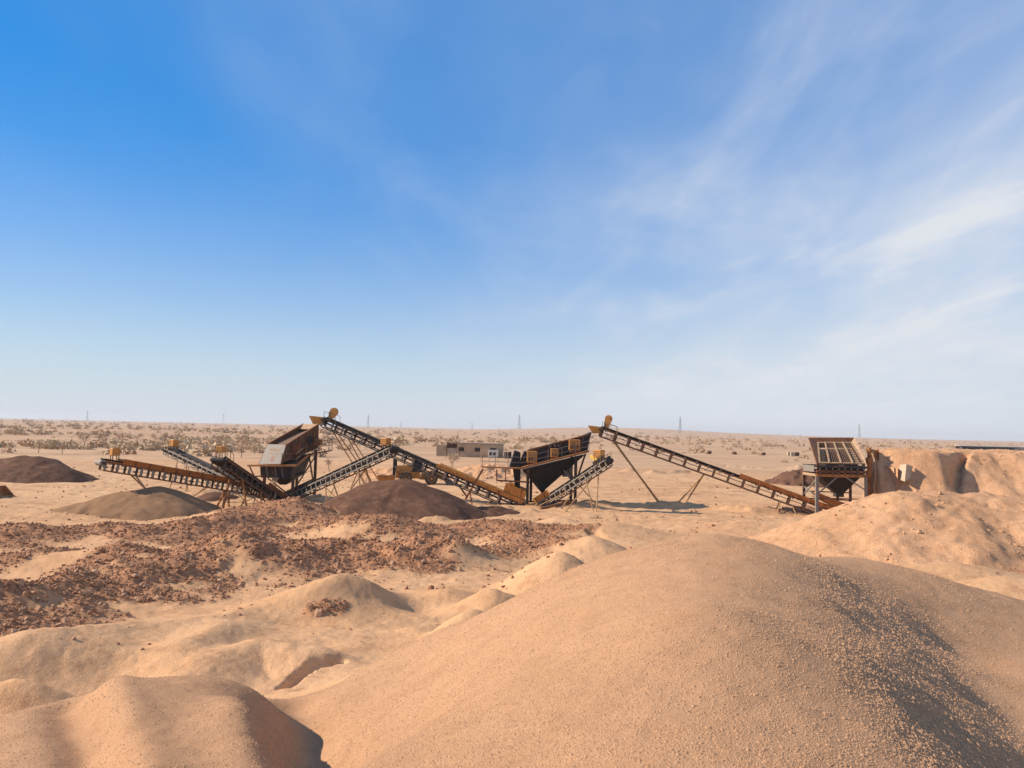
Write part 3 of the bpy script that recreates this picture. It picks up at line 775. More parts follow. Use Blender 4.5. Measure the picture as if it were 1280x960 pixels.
# short conveyor of the brown screen towards the domed pile
c5 = Conv('short conveyor rising rightwards from brown screen to the domed dark pile', V(358, 621, 75.5), V(492, 559, 66.6), D=.62, bay=.72, frame='lightgrey', post='lightgrey', postw=.09)
c5.skirt(.2, c5.L*.32, 'dark', .3)
c5.leg(c5.L*.72, V(420, 640, 68.5), -.4, .05); c5.leg(c5.L*.72, V(428, 640, 69.5), .4, .05); c5.trestle(c5.L*.72, 1.2); c5.trestle(c5.L*.42, .8)
c5.belt_guard(c5.L-.9, -.62, (.25, -.25), (-.35, 1.0), .14, .16, .2, 'bright_yellow'); c5.motor_box(c5.L-.9, .1, .75, (.7, .6, .6), 'yellow')
# short conveyor under the black screen
c6 = Conv('short pale grey conveyor rising rightwards beneath the black screen', V(672, 631, 75.5), V(760, 574, 70.2), D=.62, bay=.66, frame='lightgrey', post='lightgrey', postw=.09)
c6.skirt(.2, 2.2, 'yellow', .5, .2); c6.skirt(c6.L-1.3, c6.L, 'black', .35, .05)
c6.leg(c6.L*.70, V(705, 650, 69.5), -.4, .055); c6.leg(c6.L*.70, V(742, 650, 70), .4, .055); c6.leg(c6.L*.8, V(745, 650, 69.2), -.4, .05); c6.leg(c6.L*.45, V(700, 645, 71.5), -.4, .05); c6.leg(c6.L*.45, V(668, 640, 73.5), .4, .05); c6.leg(c6.L*.55, V(752, 640, 72), -.4, .05)
c6.belt_guard(c6.L-1.3, -.62, (.3, -.15), (-.45, 1.15), .15, .17, .22, 'bright_yellow'); c6.motor_box(c6.L-1.0, .15, .95, (.8, .7, .7), 'yellow')
c6.head_rail(c6.L-.9, c6.L-.1, .7)
# three stacking conveyors fanning out to the left of the brown screen
c1 = Conv('leftmost conveyor with rusty orange skirts above the grey brown pile', V(343, 613, 71.5), V(128, 576, 60.6), D=.74, bay=.92, frame='rust', post='grey', postw=.2, top='orange')
c1.skirt(.3, c1.L-1.3, 'orange', .38, .16)
c1.leg(c1.L*.83, V(206, 640, 61.5), -.4, .065); c1.leg(c1.L*.83, V(212, 640, 62.5), .4, .065)
c1.trestle(c1.L*.30, .3, 'orange', .08, .5); c1.leg(c1.L*.32, G(268, 632, .2), -.4, .06, 'orange'); c1.leg(c1.L*.30, G(278, 632, .2), .4, .06, 'orange')
c1.motor_box(c1.L-.9, 0, .85, (.6, .55, .58), 'yellow')
MB().tube(c1.P(c1.L+.12, -.5, -.16), c1.P(c1.L+.12, .5, -.16), .22, 18).build('pulley_shield', M['lightgrey'], c1.root)
c2 = Conv('pale grey conveyor rising left behind the rusty orange one', V(312, 608, 76.5), V(210, 560, 83.5), W=1.0, D=.66, bay=.85, frame='lightgrey', post='lightgrey', postw=.1, top='lightgrey')
c2.trestle(c2.L*.80, .4, 'strut', .05, .6); c2.trestle(c2.L*.66, -.6, 'strut', .05, .6); c2.leg(c2.L*.35, G(243, 618), -.4, .055); c2.leg(c2.L*.35, G(236, 622), .4, .055)
c2.motor_box(c2.L-1.0, 0, .8, (.7, .65, .65), 'yellow'); c2.head_rail(c2.L-.9, c2.L-.05, .6)
c3 = Conv('dark conveyor with its belt end towards the viewer left of the brown screen', V(350, 624, 73.2), V(274, 573, 63.2), W=1.15, D=.72, bay=.9, frame='brown_steel', post='dark', postw=.16, top='brown_steel')
c3.skirt(.2, c3.L*.35, 'rust', .35); c3.trestle(c3.L*.72, .0, 'orange', .07, .5); c3.trestle(c3.L*.42, .6, 'orange', .06, .4); c3.trestle(c3.L*.30, 0, 'lightgrey', .05, .2)
c3.motor_box(c3.L-.7, .25, .95, (.6, .6, .5), 'yellow'); c3.head_rail(c3.L-1.1, c3.L-.05, .75)

# ------------------------------------------------------------------ vibrating screens
X_, Y_, Z_ = Vector((1, 0, 0)), Vector((0, 1, 0)), Vector((0, 0, 1))
def rails(parent, pts, off, mat, h=1.05, step=1.3, extra=1):
    """handrail above a walkway line"""
    m = MB()
    for p, q in zip(pts[:-1], pts[1:]):
        p, q = Vector(p)+off, Vector(q)+off
        for k in range(1, extra+2):
            z = Z_*h*k/(extra+1); m.bar(p+z, q+z, .05)
    o = m.build('hand_rail', mat, parent)
    done = []
    for p, q in zip(pts[:-1], pts[1:]):
        p, q = Vector(p)+off, Vector(q)+off; n = max(1, round((q-p).length/step))
        for k in range(n+1):
            w = p.lerp(q, k/n)
            if any((w-x).length < .1 for x in done): continue
            done.append(w); MB().bar(w, w+Z_*h, .055).build('rail_post', mat, o)
    return o

# black screen: runs along x, high end to the right; local origin under its left front leg
def black_screen():
    fy = 75.2
    o0 = V(660, 630, fy); base = gz(o0)
    r = thing('vibrating_screen', 'black vibrating screen with triangular hopper and orange walkway', 'vibrating screen', base)
    w = lambda px, py, y=fy: vec(V(px, py, y)) - base       # to local
    dp = 2.6                                                   # how deep the machine is
    A, B = w(652, 587), w(735, 565)                            # walkway line along the front
    up = 1.75
    # side plates
    for y in (.25, dp-.25):
        p = [w(652, 585)+Y_*y, w(735, 563)+Y_*y, w(737, 543)+Y_*y, w(660, 563)+Y_*y]
        sp = MB().prism(p, (0, .06, 0)).build('side_plate', M['black'], r)
        if y < 1:
            for t in (.18, .36, .54, .72, .9):
                a = p[0].lerp(p[1], t); b = p[3].lerp(p[2], t); MB().bar(a-Y_*.04, b-Y_*.04, .12, .08, Y_).build('stiffener', M['brown_steel'], sp)
            MB().bar(p[3]-Y_*.03, p[2]-Y_*.03, .12, .14).build('top_flange', M['rust'], sp)
    # deck (tilted mesh between the plates)
    a, b = w(655, 573)+Y_*.32, w(736, 551)+Y_*.32
    dk = MB().hexa([a-Z_*.05, b-Z_*.05, b+Y_*(dp-.64)-Z_*.05, a+Y_*(dp-.64)-Z_*.05, a, b, b+Y_*(dp-.64), a+Y_*(dp-.64)]).build('screen_deck', M['dark'], r)
    # feed box at the high end
    p = [w(722, 566), w(733, 566), w(740, 540), w(724, 547)]
    MB().prism([q+Y_*.2 for q in p], (0, dp-.4, 0)).build('feed_box', M['black'], r)
    # rubber hood over the low end
    for k, (x0, x1) in enumerate(((637, 650), (649, 661))):
        p = [w(x0-1, 585), w(x1, 585), w(x1+1, 566-k), w(x0+6, 563+k)]
        MB().prism([q+Y_*.3 for q in p], (0, dp-.7, 0)).build('rubber_hood', M['black'], r, bevel=.08)
    # discharge chute down to the conveyor tail
    p = [w(641, 587), w(651, 587), w(650, 611), w(644, 611)]
    MB().prism([q+Y_*.6 for q in p], (0, 1.2, 0)).build('discharge_chute', M['black'], r)
    # hopper: trapezoid narrowing to the belt of the short conveyor
    t0, t1 = w(653, 588)+Y_*.2, w(731, 569)+Y_*.2; b0, b1 = w(678, 618)+Y_*.9, w(683, 612)+Y_*.9
    MB().hexa([b0, b1, b1+Y_*.7, b0+Y_*.7, t0, t1, t1+Y_*(dp-.4), t0+Y_*(dp-.4)]).build('hopper', M['black'], r)
    MB().box((b0+b1)/2+Y_*.35-Z_*.25, (.5, .6, .6)).build('hopper_spout', M['black'], r)
    # legs
    for px, top, bot, y in ((660, 587, 632, .1), (665, 587, 630, dp-.1), (720, 570, 628, .1), (717, 570, 626, dp-.1)):
        p = w(px, top)+Y_*y; g = gz(p+base)-base
        MB().bar(p, Vector((p.x, p.y, g.z-.2)), .26, .26).build('leg', M['dark'], r)
    p, q = w(721, 600), w(732, 567); MB().bar(p+Y_*.1, q+Y_*.1, .16).build('brace', M['dark'], r)
    MB().bar(w(705, 588)+Y_*.15, w(716, 603)+Y_*.15, .12).build('brace', M['grey'], r); MB().bar(w(709, 586)+Y_*.1, w(720, 601)+Y_*.1, .12).build('brace', M['dark'], r)
    MB().bar(w(662, 603)+Y_*.2, w(622, 601)+Y_*.2, .12).build('brace', M['rust'], r)
    MB().box(w(711, 590)+Y_*2.0, (.95, .9, 1.1)).build('control_cabinet', M['grey'], r)
    # skid beams
    for y in (0, dp): MB().bar(w(655, 631)+Y_*y, w(722, 629)+Y_*y, .2, .22).build('skid_beam', M['rust'], r)
    # walkway along the front: landing on the left, then the slope
    L0, L1 = w(603, 584), w(651, 586); 
    MB().hexa([L0-Y_*.9, L1-Y_*.9, L1, L0, L0-Y_*.9+Z_*.12, L1-Y_*.9+Z_*.12, L1+Z_*.12, L0+Z_*.12]).build('walkway', M['orange'], r)
    MB().hexa([L1-Y_*.9, B-Y_*.9, B, L1, L1-Y_*.9+Z_*.18, B-Y_*.9+Z_*.18, B+Z_*.18, L1+Z_*.18]).build('walkway', M['orange'], r)
    rails(r, [L0+Z_*.1, L1+Z_*.1], -Y_*.85, M['grey'], 1.0, 1.2); rails(r, [L1+Z_*.1, B+Z_*.1], -Y_*.85, M['grey'], .95, 1.3)
    for a, b in ((621, 601), (632, 600)): MB().bar(w(a, 586)-Y_*.4, w(a, b)-Y_*.4, .10).build('landing_post', M['rust'], r)
    MB().bar(w(621, 600)-Y_*.4, w(660, 602)-Y_*.4, .12).build('landing_beam', M['rust'], r)
    MB().bar(w(604, 586)-Y_*.2, w(582, 624)-Y_*.2, .16).build('landing_strut', M['rust'], r)
    # drive motors in yellow guards
    for px, py, sx, sz in ((665, 571, .95, 1.1), (693, 566, .72, .85), (718, 556, 1.05, 1.0)):
        c = w(px, py)-Y_*.1
        g = MB().box(c, (sx, .55, sz)).build('motor_guard', M['yellow'], r, bevel=.05)
        for k in (-1, 0, 1): MB().box(c+Vector((k*sx*.26, -.29, -sz*.2)), (sx*.14, .03, sz*.3)).build('vent_slot', M['dark'], g)
        MB().box(c+Vector((0, 0, -sz*.5-.12)), (sx*.9, .5, .24)).build('motor_base', M['rust'], g)
    for px in (688, 694, 699):
        MB().tube(w(px, 559)-Y_*.05, w(px, 556)-Y_*.05, .16, 8).build('spring', M['dark'], r)
    return r
black_screen()

# brown screen: turned, low end with the pale plate towards the viewer
def brown_screen():
    bp = V(367, 626, 74.0); base = gz(bp)
    r = thing('vibrating_screen', 'brown vibrating screen with grey end plate and open top trough', 'vibrating screen', base)
    w = lambda px, py, y: vec(V(px, py, y)) - base
    ly, hy = 73.2, 78.6
    # low end corners (left, right) and high end corners
    lt, rt = w(334, 555, ly+1.9), w(357, 556, ly+1.0); lb, rb = w(323, 580, ly+.9), w(350, 580, ly)
    HT_l, HT_r = w(379, 530, hy+1.4), w(398, 530, hy)
    HB_l, HB_r = w(381, 560, hy+1.4), w(397, 560, hy)
    th = (rt-lt).cross(lb-lt).normalized()
    if th.y > 0: th = -th
    pl = MB().hexa([lb, rb, rb-th*.06, lb-th*.06, lt, rt, rt-th*.06, lt-th*.06]).build('end_plate', M['lightgrey'], r)
    # flaked red emblem and two faded lines of print on the plate
    def onp(u, v): return (lb.lerp(rb, u)).lerp(lt.lerp(rt, u), v) + th*.012
    for u0, u1, v0, v1 in ((.28, .80, .66, .80), (.28, .72, .50, .57)):
        k = u0; nb = 0
        while k < u1:
            e = .05 + .03*random.random(); nb += 1
            MB().hexa([onp(k, v0), onp(k+e, v0), onp(k+e, v0)-th*.008, onp(k, v0)-th*.008, onp(k, v1), onp(k+e, v1), onp(k+e, v1)-th*.008, onp(k, v1)-th*.008]).build('faded_print', M['timber'], pl); k += e+.03
    ring = MB()
    for a0 in range(0, 12):
        if a0 in (0, 1): continue
        t0, t1 = a0*math.pi/6, (a0+1)*math.pi/6
        P1 = [onp(.58+.075*rr*math.cos(t), .26+.12*rr*math.sin(t)) for rr, t in ((1, t0), (1, t1), (.6, t1), (.6, t0))]
        ring.hexa([q-th*.006 for q in P1]+P1)
    ring.build('red_emblem', plain('emblem_red', (.55, .10, .06), .7), pl)
    # side plates
    for (a, b, c, d), nm in (((rb, HB_r, HT_r, rt), 1), ((lb, HB_l, HT_l, lt), 0)):
        n_ = (b-a).cross(d-a).normalized()
        if n_.x < 0: n_ = -n_
        sp = MB().hexa([a, b, b+n_*.07, a+n_*.07, d, c, c+n_*.07, d+n_*.07]).build('side_plate', M['brown_steel'], r)
        MB().bar(d+n_*.03, c+n_*.03, .16, .10).build('top_flange', M['rust'], sp)
        if nm:
            for t in (.2, .42, .62, .84):
                MB().bar(a.lerp(b, t)+n_*.1, d.lerp(c, t)+n_*.1, .10, .10, n_).build('stiffener', M['rust'], sp)
            c0 = a.lerp(b, .73).lerp(d.lerp(c, .73), .52)
            MB().tube(c0, c0+n_*.14, .42, 18).build('shaft_opening', M['black'], sp)
            c1_ = a.lerp(b, .32).lerp(d.lerp(c, .32), .45)
            MB().box(c1_+n_*.2, (.7, .45, 1.0)).build('motor', M['rust'], sp)
    # trough floor just under the open top, back wall at the feed end
    f = lambda a, b, t: a.lerp(b, t)
    q = [f(lt, lb, .22), f(rt, rb, .22), f(HT_r, HB_r, .22), f(HT_l, HB_l, .22)]
    MB().hexa([p-Z_*.06 for p in q] + q).build('screen_deck', M['brown_steel'], r)
    n_ = (HT_r-HT_l).cross(HB_l-HT_l).normalized()
    MB().hexa([HB_l, HB_r, HB_r+n_*.06, HB_l+n_*.06, HT_l, HT_r, HT_r+n_*.06, HT_l+n_*.06]).build('feed_wall', M['rust'], r)
    MB().hexa([f(HT_l, lt, .02)-Z_*.02, f(HT_r, rt, .02)-Z_*.02, f(HT_r, rt, .14)-Z_*.25, f(HT_l, lt, .14)-Z_*.25, f(HT_l, lt, .02)+Z_*.04, f(HT_r, rt, .02)+Z_*.04, f(HT_r, rt, .14)-Z_*.19, f(HT_l, lt, .14)-Z_*.19]).build('feed_apron', M['timber'], r)
    # lower housing, chute box and hopper
    a, b = w(325, 583, ly+.9), w(365, 582, ly+.5)
    MB().hexa([w(326, 597, ly+1), w(362, 598, ly+.6), w(380, 592, hy-.5), w(345, 592, hy+.5), a, b, w(390, 567, hy-.2), w(352, 570, hy+1)]).build('lower_housing', M['dark'], r)
    MB().hexa([w(350, 606, ly+1.6), w(358, 606, ly+1.4), w(362, 604, ly+2.4), w(354, 604, ly+2.6), w(338, 596, ly+1), w(366, 597, ly+.7), w(384, 590, hy-1), w(350, 590, hy)]).build('hopper', M['black'], r)
    for k, px in enumerate((333, 344, 352)):
        MB().bar(w(px, 583, ly+.6), w(px+2, 598, ly+.7), .10).build('rib', M['grey'], r)
    MB().hexa([w(335, 610, ly-.4), w(341, 611, ly-.4), w(343, 608, ly+.4), w(337, 607, ly+.4), w(341, 597, ly+.4), w(349, 597, ly+.4), w(350, 596, ly+1.2), w(342, 596, ly+1.2)]).build('discharge_chute', M['strut'], r)
    # deck beams (orange) round the plate and up the right side
    P0, P1, P2, P3_ = w(309, 581, ly+.4), w(370, 581, ly-.5), w(386, 567, hy-1.6), w(411, 563, hy-.9)
    for p, q in ((P0, P1), (P1, P2)): 
        MB().hexa([p-Z_*.16, q-Z_*.16, q-Z_*.16+Y_*.6, p-Z_*.16+Y_*.6, p, q, q+Y_*.6, p+Y_*.6]).build('walkway', M['orange'], r)
    MB().hexa([P2-Z_*.12, P3_-Z_*.12, P3_+Y_*1.4-Z_*.12, P2+Y_*1.4-Z_*.12, P2, P3_, P3_+Y_*1.4, P2+Y_*1.4]).build('platform', M['brown_steel'], r)
    rails(r, [w(352, 581, ly-.3), P1], Vector((0, .05, 0)), M['brown_steel'], 1.0, 1.2); rails(r, [P1, P2], Vector((0, .05, 0)), M['brown_steel'], 1.0, 1.3); rails(r, [P2, P3_, P3_+Y_*1.3], Vector((0, .05, 0)), M['brown_steel'], 1.0, 1.1)
    MB().box(w(396, 553, hy-.4), (.95, .7, .62)).build('motor_guard', M['orange'], r, bevel=.04)
    # legs and braces
    feet = {}
    for k, (px, top, y) in {'fr': (367, 582, ly+.1), 'rr': (395, 562, hy-.4), 'fl': (331, 590, ly+2.2), 'rl': (372, 575, hy+1.6)}.items():
        p = w(px, top, y); g = gz(p+base)-base; q = Vector((p.x, p.y, g.z-.2)); feet[k] = (p, q)
        MB().bar(p, q, .24, .24).build('leg', M['brown_steel'], r)
    (a, b), (c, d) = feet['fr'], feet['rr']
    MB().bar(w(386, 567, hy-1.2), d.lerp(c, .15), .11).build('brace', M['brown_steel'], r); MB().bar(c.lerp(d, .12), b.lerp(a, .30), .10).build('brace', M['brown_steel'], r)
    MB().bar(b+Z_*.5, d+Z_*.5, .14).build('brace', M['rust'], r); MB().bar(feet['fl'][1]+Z_*.4, b+Z_*.4, .14).build('brace', M['rust'], r)
    (a, b) = feet['fl']; MB().bar(w(345, 597, ly+1), b+Z_*.3, .12).build('brace', M['brown_steel'], r); MB().bar(w(335, 598, ly+1), feet['fr'][1]+Z_*.5, .10).build('brace', M['brown_steel'], r)
    MB().bar(w(312, 583, ly+.5), w(318, 596, ly+.6), .12).build('landing_post', M['rust'], r); MB().bar(w(318, 596, ly+.6), w(331, 594, ly+.8), .12).build('landing_beam', M['rust'], r)
    return r
brown_screen()

# ------------------------------------------------------------------ feed hopper with sloping grizzly
def feed_hopper():
    fy, by = 70.0, 73.2
    base = gz(V(1020, 645, fy))
    r = thing('feed_hopper', 'steel feed hopper with sloping bar grid on tall legs', 'feed hopper', base)
    w = lambda px, py, y: vec(V(px, py, y)) - base
    FL, FR = w(1021, 580, fy), w(1083, 581, fy); BL, BR = w(1011, 547, by), w(1068, 547, by)
    ex = Vector((BL.x-FL.x, by-fy, BL.z-FL.z))
    # side walls stand above the grid line
    nrm = Vector((0, -ex.z, ex.y)).normalized()                # grid normal (towards the viewer and up)
    def plate(a, b, c, d, n, t, nm, mat): return MB().hexa([a, b, b+n*t, a+n*t, d, c, c+n*t, d+n*t]).build(nm, mat, r)
    hL = .95
    iFL, iFR = w(1024, 579, fy+.15), w(1081, 580, fy+.15); iBL, iBR = w(1022, 553, by-.1), w(1064, 553, by-.1)
    MB().hexa([iFL-Z_*.5, iBL-Z_*.5, BL-Z_*.2, FL-Z_*.2, iFL, iBL, BL, FL+Z_*.1]).build('side_wall', M['rust'], r)
    MB().hexa([iFR-Z_*.5, iBR-Z_*.5, BR-Z_*.2, FR-Z_*.2, iFR, iBR, BR, FR+Z_*.1]).build('side_wall', M['timber'], r)  # right wall paler than the left: its sunlit look is in the colour
    MB().hexa([iBL-Z_*.5, iBR-Z_*.5, BR-Z_*.2+Y_*.06, BL-Z_*.2+Y_*.06, iBL, iBR, BR+Y_*.06, BL+Y_*.06]).build('back_wall', M['rust'], r)
    # grid: three wide ribs, many thin bars across
    gp = lambda u, v: (iFL.lerp(iFR, u)).lerp(iBL.lerp(iBR, u), v)
    fr = MB()
    for a, b in (((.0, .02), (1, .02)), ((0, .98), (1, .98)), ((.01, 0), (.01, 1)), ((.99, 0), (.99, 1))): fr.bar(gp(*a), gp(*b), .12, .12, nrm)
    fr.build('grid_frame', M['timber'], r)
    for u in (.22, .48, .74): MB().bar(gp(u, 0)+nrm*.06, gp(u, 1)+nrm*.06, .13, .10, nrm).build('grid_rib', M['timber'], r)
    for k in range(1, 18):
        u = .22 + .78*k/18
        MB().bar(gp(u, .02), gp(u, .98), .05, .05, nrm).build('grid_bar', M['brown_steel'], r)
    for k in range(1, 9): MB().bar(gp(.0, k/9)-nrm*.05, gp(1, k/9)-nrm*.05, .07, .05, nrm).build('cross_bar', M['dark'], r)  # dark colour puts more shade into the grid gaps
    dn = nrm*.75
    MB().hexa([gp(.02, .03)-dn-nrm*.05, gp(.98, .03)-dn-nrm*.05, gp(.98, .97)-dn-nrm*.05, gp(.02, .97)-dn-nrm*.05, gp(.02, .03)-dn, gp(.98, .03)-dn, gp(.98, .97)-dn, gp(.02, .97)-dn]).build('shade_backing', M['black'], r)  # added black sheet: paints the shade seen between the grid bars
    # frame under it: bands and posts of the front
    zt, zm, zb = w(1021, 583, fy).z, w(1021, 589, fy).z, w(1021, 594, fy).z
    x0, x1 = FL.x, FR.x
    yb = by-fy
    f0 = FL.y
    for y, nm in ((f0-.02, 'front'), (f0+yb, 'rear')):
        for z, mt, h in ((zt, 'dark', .16), (zm, 'rust', .20), (zb, 'orange', .26)):
            MB().box(((x0+x1)/2, y, z), (x1-x0+.1, .14, h)).build('beam', M[mt], r)
    for x in (x0-.02, x1+.02):
        for z, mt in ((zt, 'dark'), (zb, 'timber')):
            MB().box((x, f0+yb/2, z), (.14, yb-.16, .22)).build('beam', M[mt], r)
    for k in range(8): MB().box((x0+.25+(x1-x0-.5)*k/7, f0-.06, (zt+zb)/2), (.08, .06, zt-zb)).build('stud', M['grey'], r)
    MB().box(((x0+x1)/2, f0+.12, (zt+zb)/2), (x1-x0-.2, .05, zt-zb-.1)).build('front_apron', M['black'], r)
    MB().box((x0-.1, f0+yb*.5, (zt+zb)/2+.15), (.06, yb*.8, .55)).build('side_panel', M['grey'], r)
    # inverted pyramid
    c = w(1048, 617, fy+1.6); t = zb
    MB().hexa([c+Vector((-.3, -.3, 0)), c+Vector((.3, -.3, 0)), c+Vector((.3, .3, 0)), c+Vector((-.3, .3, 0)),
               Vector((x0+.3, f0+.2, t)), Vector((x1-.3, f0+.2, t)), Vector((x1-.3, f0+yb-.2, t)), Vector((x0+.3, f0+yb-.2, t))]).build('cone', M['black'], r)
    MB().box(c-Z_*.12, (.7, .7, .3)).build('gate', M['dark'], r)
    # legs
    lg = {}
    for k, (x, y) in {'fl': (x0+.02, f0), 'fr': (x1-.05, f0), 'bl': (x0+.05, f0+yb), 'br': (x1-.05, f0+yb), 'mb': (x0+(x1-x0)*.72, f0+yb)}.items():
        g = zof(x+base.x, y+base.y)-base.z
        lg[k] = (Vector((x, y, zb-.1)), Vector((x, y, g-.2))); MB().bar(*lg[k], .2 if k != 'fl' else .26, .2).build('leg', M['grey'] if k[0] == 'f' else M['brown_steel'], r)
    at = lambda k, t: lg[k][0].lerp(lg[k][1], t)
    mid = (at('fl', 0)+at('fr', 0))/2
    MB().bar(at('fl', .42), mid-X_*.35, .10).build('brace', M['grey'], r); MB().bar(at('fr', .30), mid+X_*.35, .10).build('brace', M['grey'], r)
    MB().bar(at('bl', .35), (at('bl', 0)+at('br', 0))/2, .10).build('brace', M['brown_steel'], r)
    MB().bar(at('fl', .5), at('bl', .3), .09).build('brace', M['grey'], r); MB().bar(at('fl', .05), at('bl', .5), .09).build('brace', M['grey'], r)
    for t_ in (.42, .60): MB().bar(at('bl', t_), at('br', t_), .10).build('brace', M['rust'], r)
    MB().bar(at('fl', .50), at('fr', .50), .09).build('brace', M['brown_steel'], r)
    # boot over the conveyor tail
    a, b = w(1021, 620, fy+1.2), w(1056, 629, fy+1.2)
    MB().hexa([a-Z_*.1, w(1048, 637, fy+1.2), w(1048, 637, fy+2.4), a-Z_*.1+Y_*1.2, a+Z_*.35, b, b+Y_*1.2, a+Y_*1.2+Z_*.35]).build('loading_boot', M['orange'], r)
feed_hopper()

# ------------------------------------------------------------------ rock, grain and scrub scatter
def stone_mesh(seed, n=3):
    """a faceted lump: an icosahedron knocked about"""
    t = (1+5**.5)/2; rg = np.random.default_rng(seed)
    v = np.array([(-1,t,0),(1,t,0),(-1,-t,0),(1,-t,0),(0,-1,t),(0,1,t),(0,-1,-t),(0,1,-t),(t,0,-1),(t,0,1),(-t,0,-1),(-t,0,1)], float)
    v /= np.linalg.norm(v[0]); v *= (1 + rg.uniform(-.28, .28, 12))[:, None]; v *= np.array([1.15, .9, .68])*.5
    f = np.array([(0,11,5),(0,5,1),(0,1,7),(0,7,10),(0,10,11),(1,5,9),(5,11,4),(11,10,2),(10,7,6),(7,1,8),(3,9,4),(3,4,2),(3,2,6),(3,6,8),(3,8,9),(4,9,5),(2,4,11),(6,2,10),(8,6,7),(9,8,1)])
    return v, f
OCT_V = np.array([(1,0,0),(-1,0,0),(0,1,0),(0,-1,0),(0,0,1),(0,0,-1)], float)*.5
OCT_F = np.array([(0,2,4),(2,1,4),(1,3,4),(3,0,4),(2,0,5),(1,2,5),(3,1,5),(0,3,5)])
def rand_rot(n):
    q = rng.normal(size=(n, 4)); q /= np.linalg.norm(q, axis=1)[:, None]; w, x, y, z = q.T
    return np.stack([np.stack([1-2*(y*y+z*z), 2*(x*y-z*w), 2*(x*z+y*w)], -1), np.stack([2*(x*y+z*w), 1-2*(x*x+z*z), 2*(y*z-x*w)], -1), np.stack([2*(x*z-y*w), 2*(y*z+x*w), 1-2*(x*x+y*y)], -1)], 1)
def yaw_rot(n):
    a = rng.uniform(0, 6.283, n); c, s_ = np.cos(a), np.sin(a); o = np.zeros(n); e = np.ones(n)
    return np.stack([np.stack([c, -s_, o], -1), np.stack([s_, c, o], -1), np.stack([o, o, e], -1)], 1)
def scatter(name, pos, size, variants, mat, rot=None, smooth=False):
    """many pieces nobody could count, as one mesh"""
    n = len(pos); rot = rand_rot(n) if rot is None else rot
    vs, fs, k = [], [], 0
    pick = rng.integers(0, len(variants), n)
    for i_, (v, f) in enumerate(variants):
        sel = np.flatnonzero(pick == i_)
        if not len(sel): continue
        p = np.einsum('nij,vj->nvi', rot[sel], v)*np.asarray(size)[sel][:, None, None] + pos[sel][:, None, :]
        vs.append(p.reshape(-1, 3)); fs.append((f[None] + (np.arange(len(sel))*len(v))[:, None, None]).reshape(-1, f.shape[1]) + k); k += len(sel)*len(v)
    o = bpy.data.objects.new(name, np_mesh(name, np.concatenate(vs), np.concatenate(fs), mat, smooth)); COL.objects.link(o)
    o['kind'] = 'stuff'; return o
STN = [stone_mesh(k) for k in range(8)]

# rubble over the banks
n = 420000
th = rng.uniform(-.62, .42, n); rr = 22*np.exp(rng.uniform(0, 1, n)*math.log(66/22.))
x, y = rr*np.sin(th), rr*np.cos(th)
m = rubble_mask(x, y)
zone = sstep(rr, 33, 39)*(1-sstep(rr, 56, 62))*(1-sstep(x/y, .0, .08))*sstep(fbm(x*.3, y*.3, 3, 37), -.25, .25)
keep = rng.uniform(0, 1, n) < m**1.2*.42*(rr/40) + .0012 + .05*zone
x, y, rr = x[keep], y[keep], rr[keep]
sz = np.clip(rng.lognormal(math.log(.062), .62, len(x)), .025, .34)
z = land(x, y) - sz*.06
fine_ = sz < .085
o = scatter('fine_rubble', np.c_[x, y, z][fine_], sz[fine_], [(OCT_V*np.array([1.2, .95, .75])*np.array([1+.2*k_, 1, 1]), OCT_F) for k_ in range(2)], M['rock'])
tag(o, 'fine brown gravel carpet between the larger rubble stones', 'gravel')
x, y, z, rr, sz = x[~fine_], y[~fine_], z[~fine_], rr[~fine_], sz[~fine_]
px_size = sz/rr; order = np.argsort(-px_size)
big = order[:300]; rest = order[300:]
o = scatter('rubble', np.c_[x, y, z][rest], sz[rest], STN, M['rock'])
tag(o, 'reddish brown broken rubble strewn in banks across the middle ground', 'rubble')
smesh = []
for v, f in STN: smesh.append(np_mesh('stone', v, f, M['rock_big'], False))
for i_ in big:
    s_ = bpy.data.objects.new('stone', smesh[int(rng.integers(8))]); COL.objects.link(s_)
    s_.location = (x[i_], y[i_], z[i_]+sz[i_]*.05); k_ = float(sz[i_]); s_.scale = (k_, k_*.9, k_*.85); s_.rotation_euler = tuple(rng.uniform(0, 6.28, 3))
    q_ = 640 + F*x[i_]/y[i_]; wh = 'at the left edge' if q_ < 120 else 'left of centre' if q_ < 330 else 'below the domed dark pile' if q_ < 600 else 'nearest the big foreground pile'
    nr = 'front' if rr[i_] < 36 else 'middle' if rr[i_] < 47 else 'rear'
    tag(s_, f"{'large' if k_ > .3 else 'fist sized'} brown stone on the {nr} rubble bank {wh}", 'stone', f'stones of the {nr} rubble bank {wh}')

# stones that rolled to the foot of the stockpiles
P_ = np.concatenate(FOOT[:4]+FOOT[5:8]); P_ = P_ + rng.normal(0, .12, P_.shape)*np.array([1, 1, 0])
o = scatter('rolled_stones', P_, np.clip(rng.lognormal(math.log(.07), .5, len(P_)), .03, .28), STN, M['rock']); tag(o, 'small stones rolled to the feet of the stockpiles', 'stones')
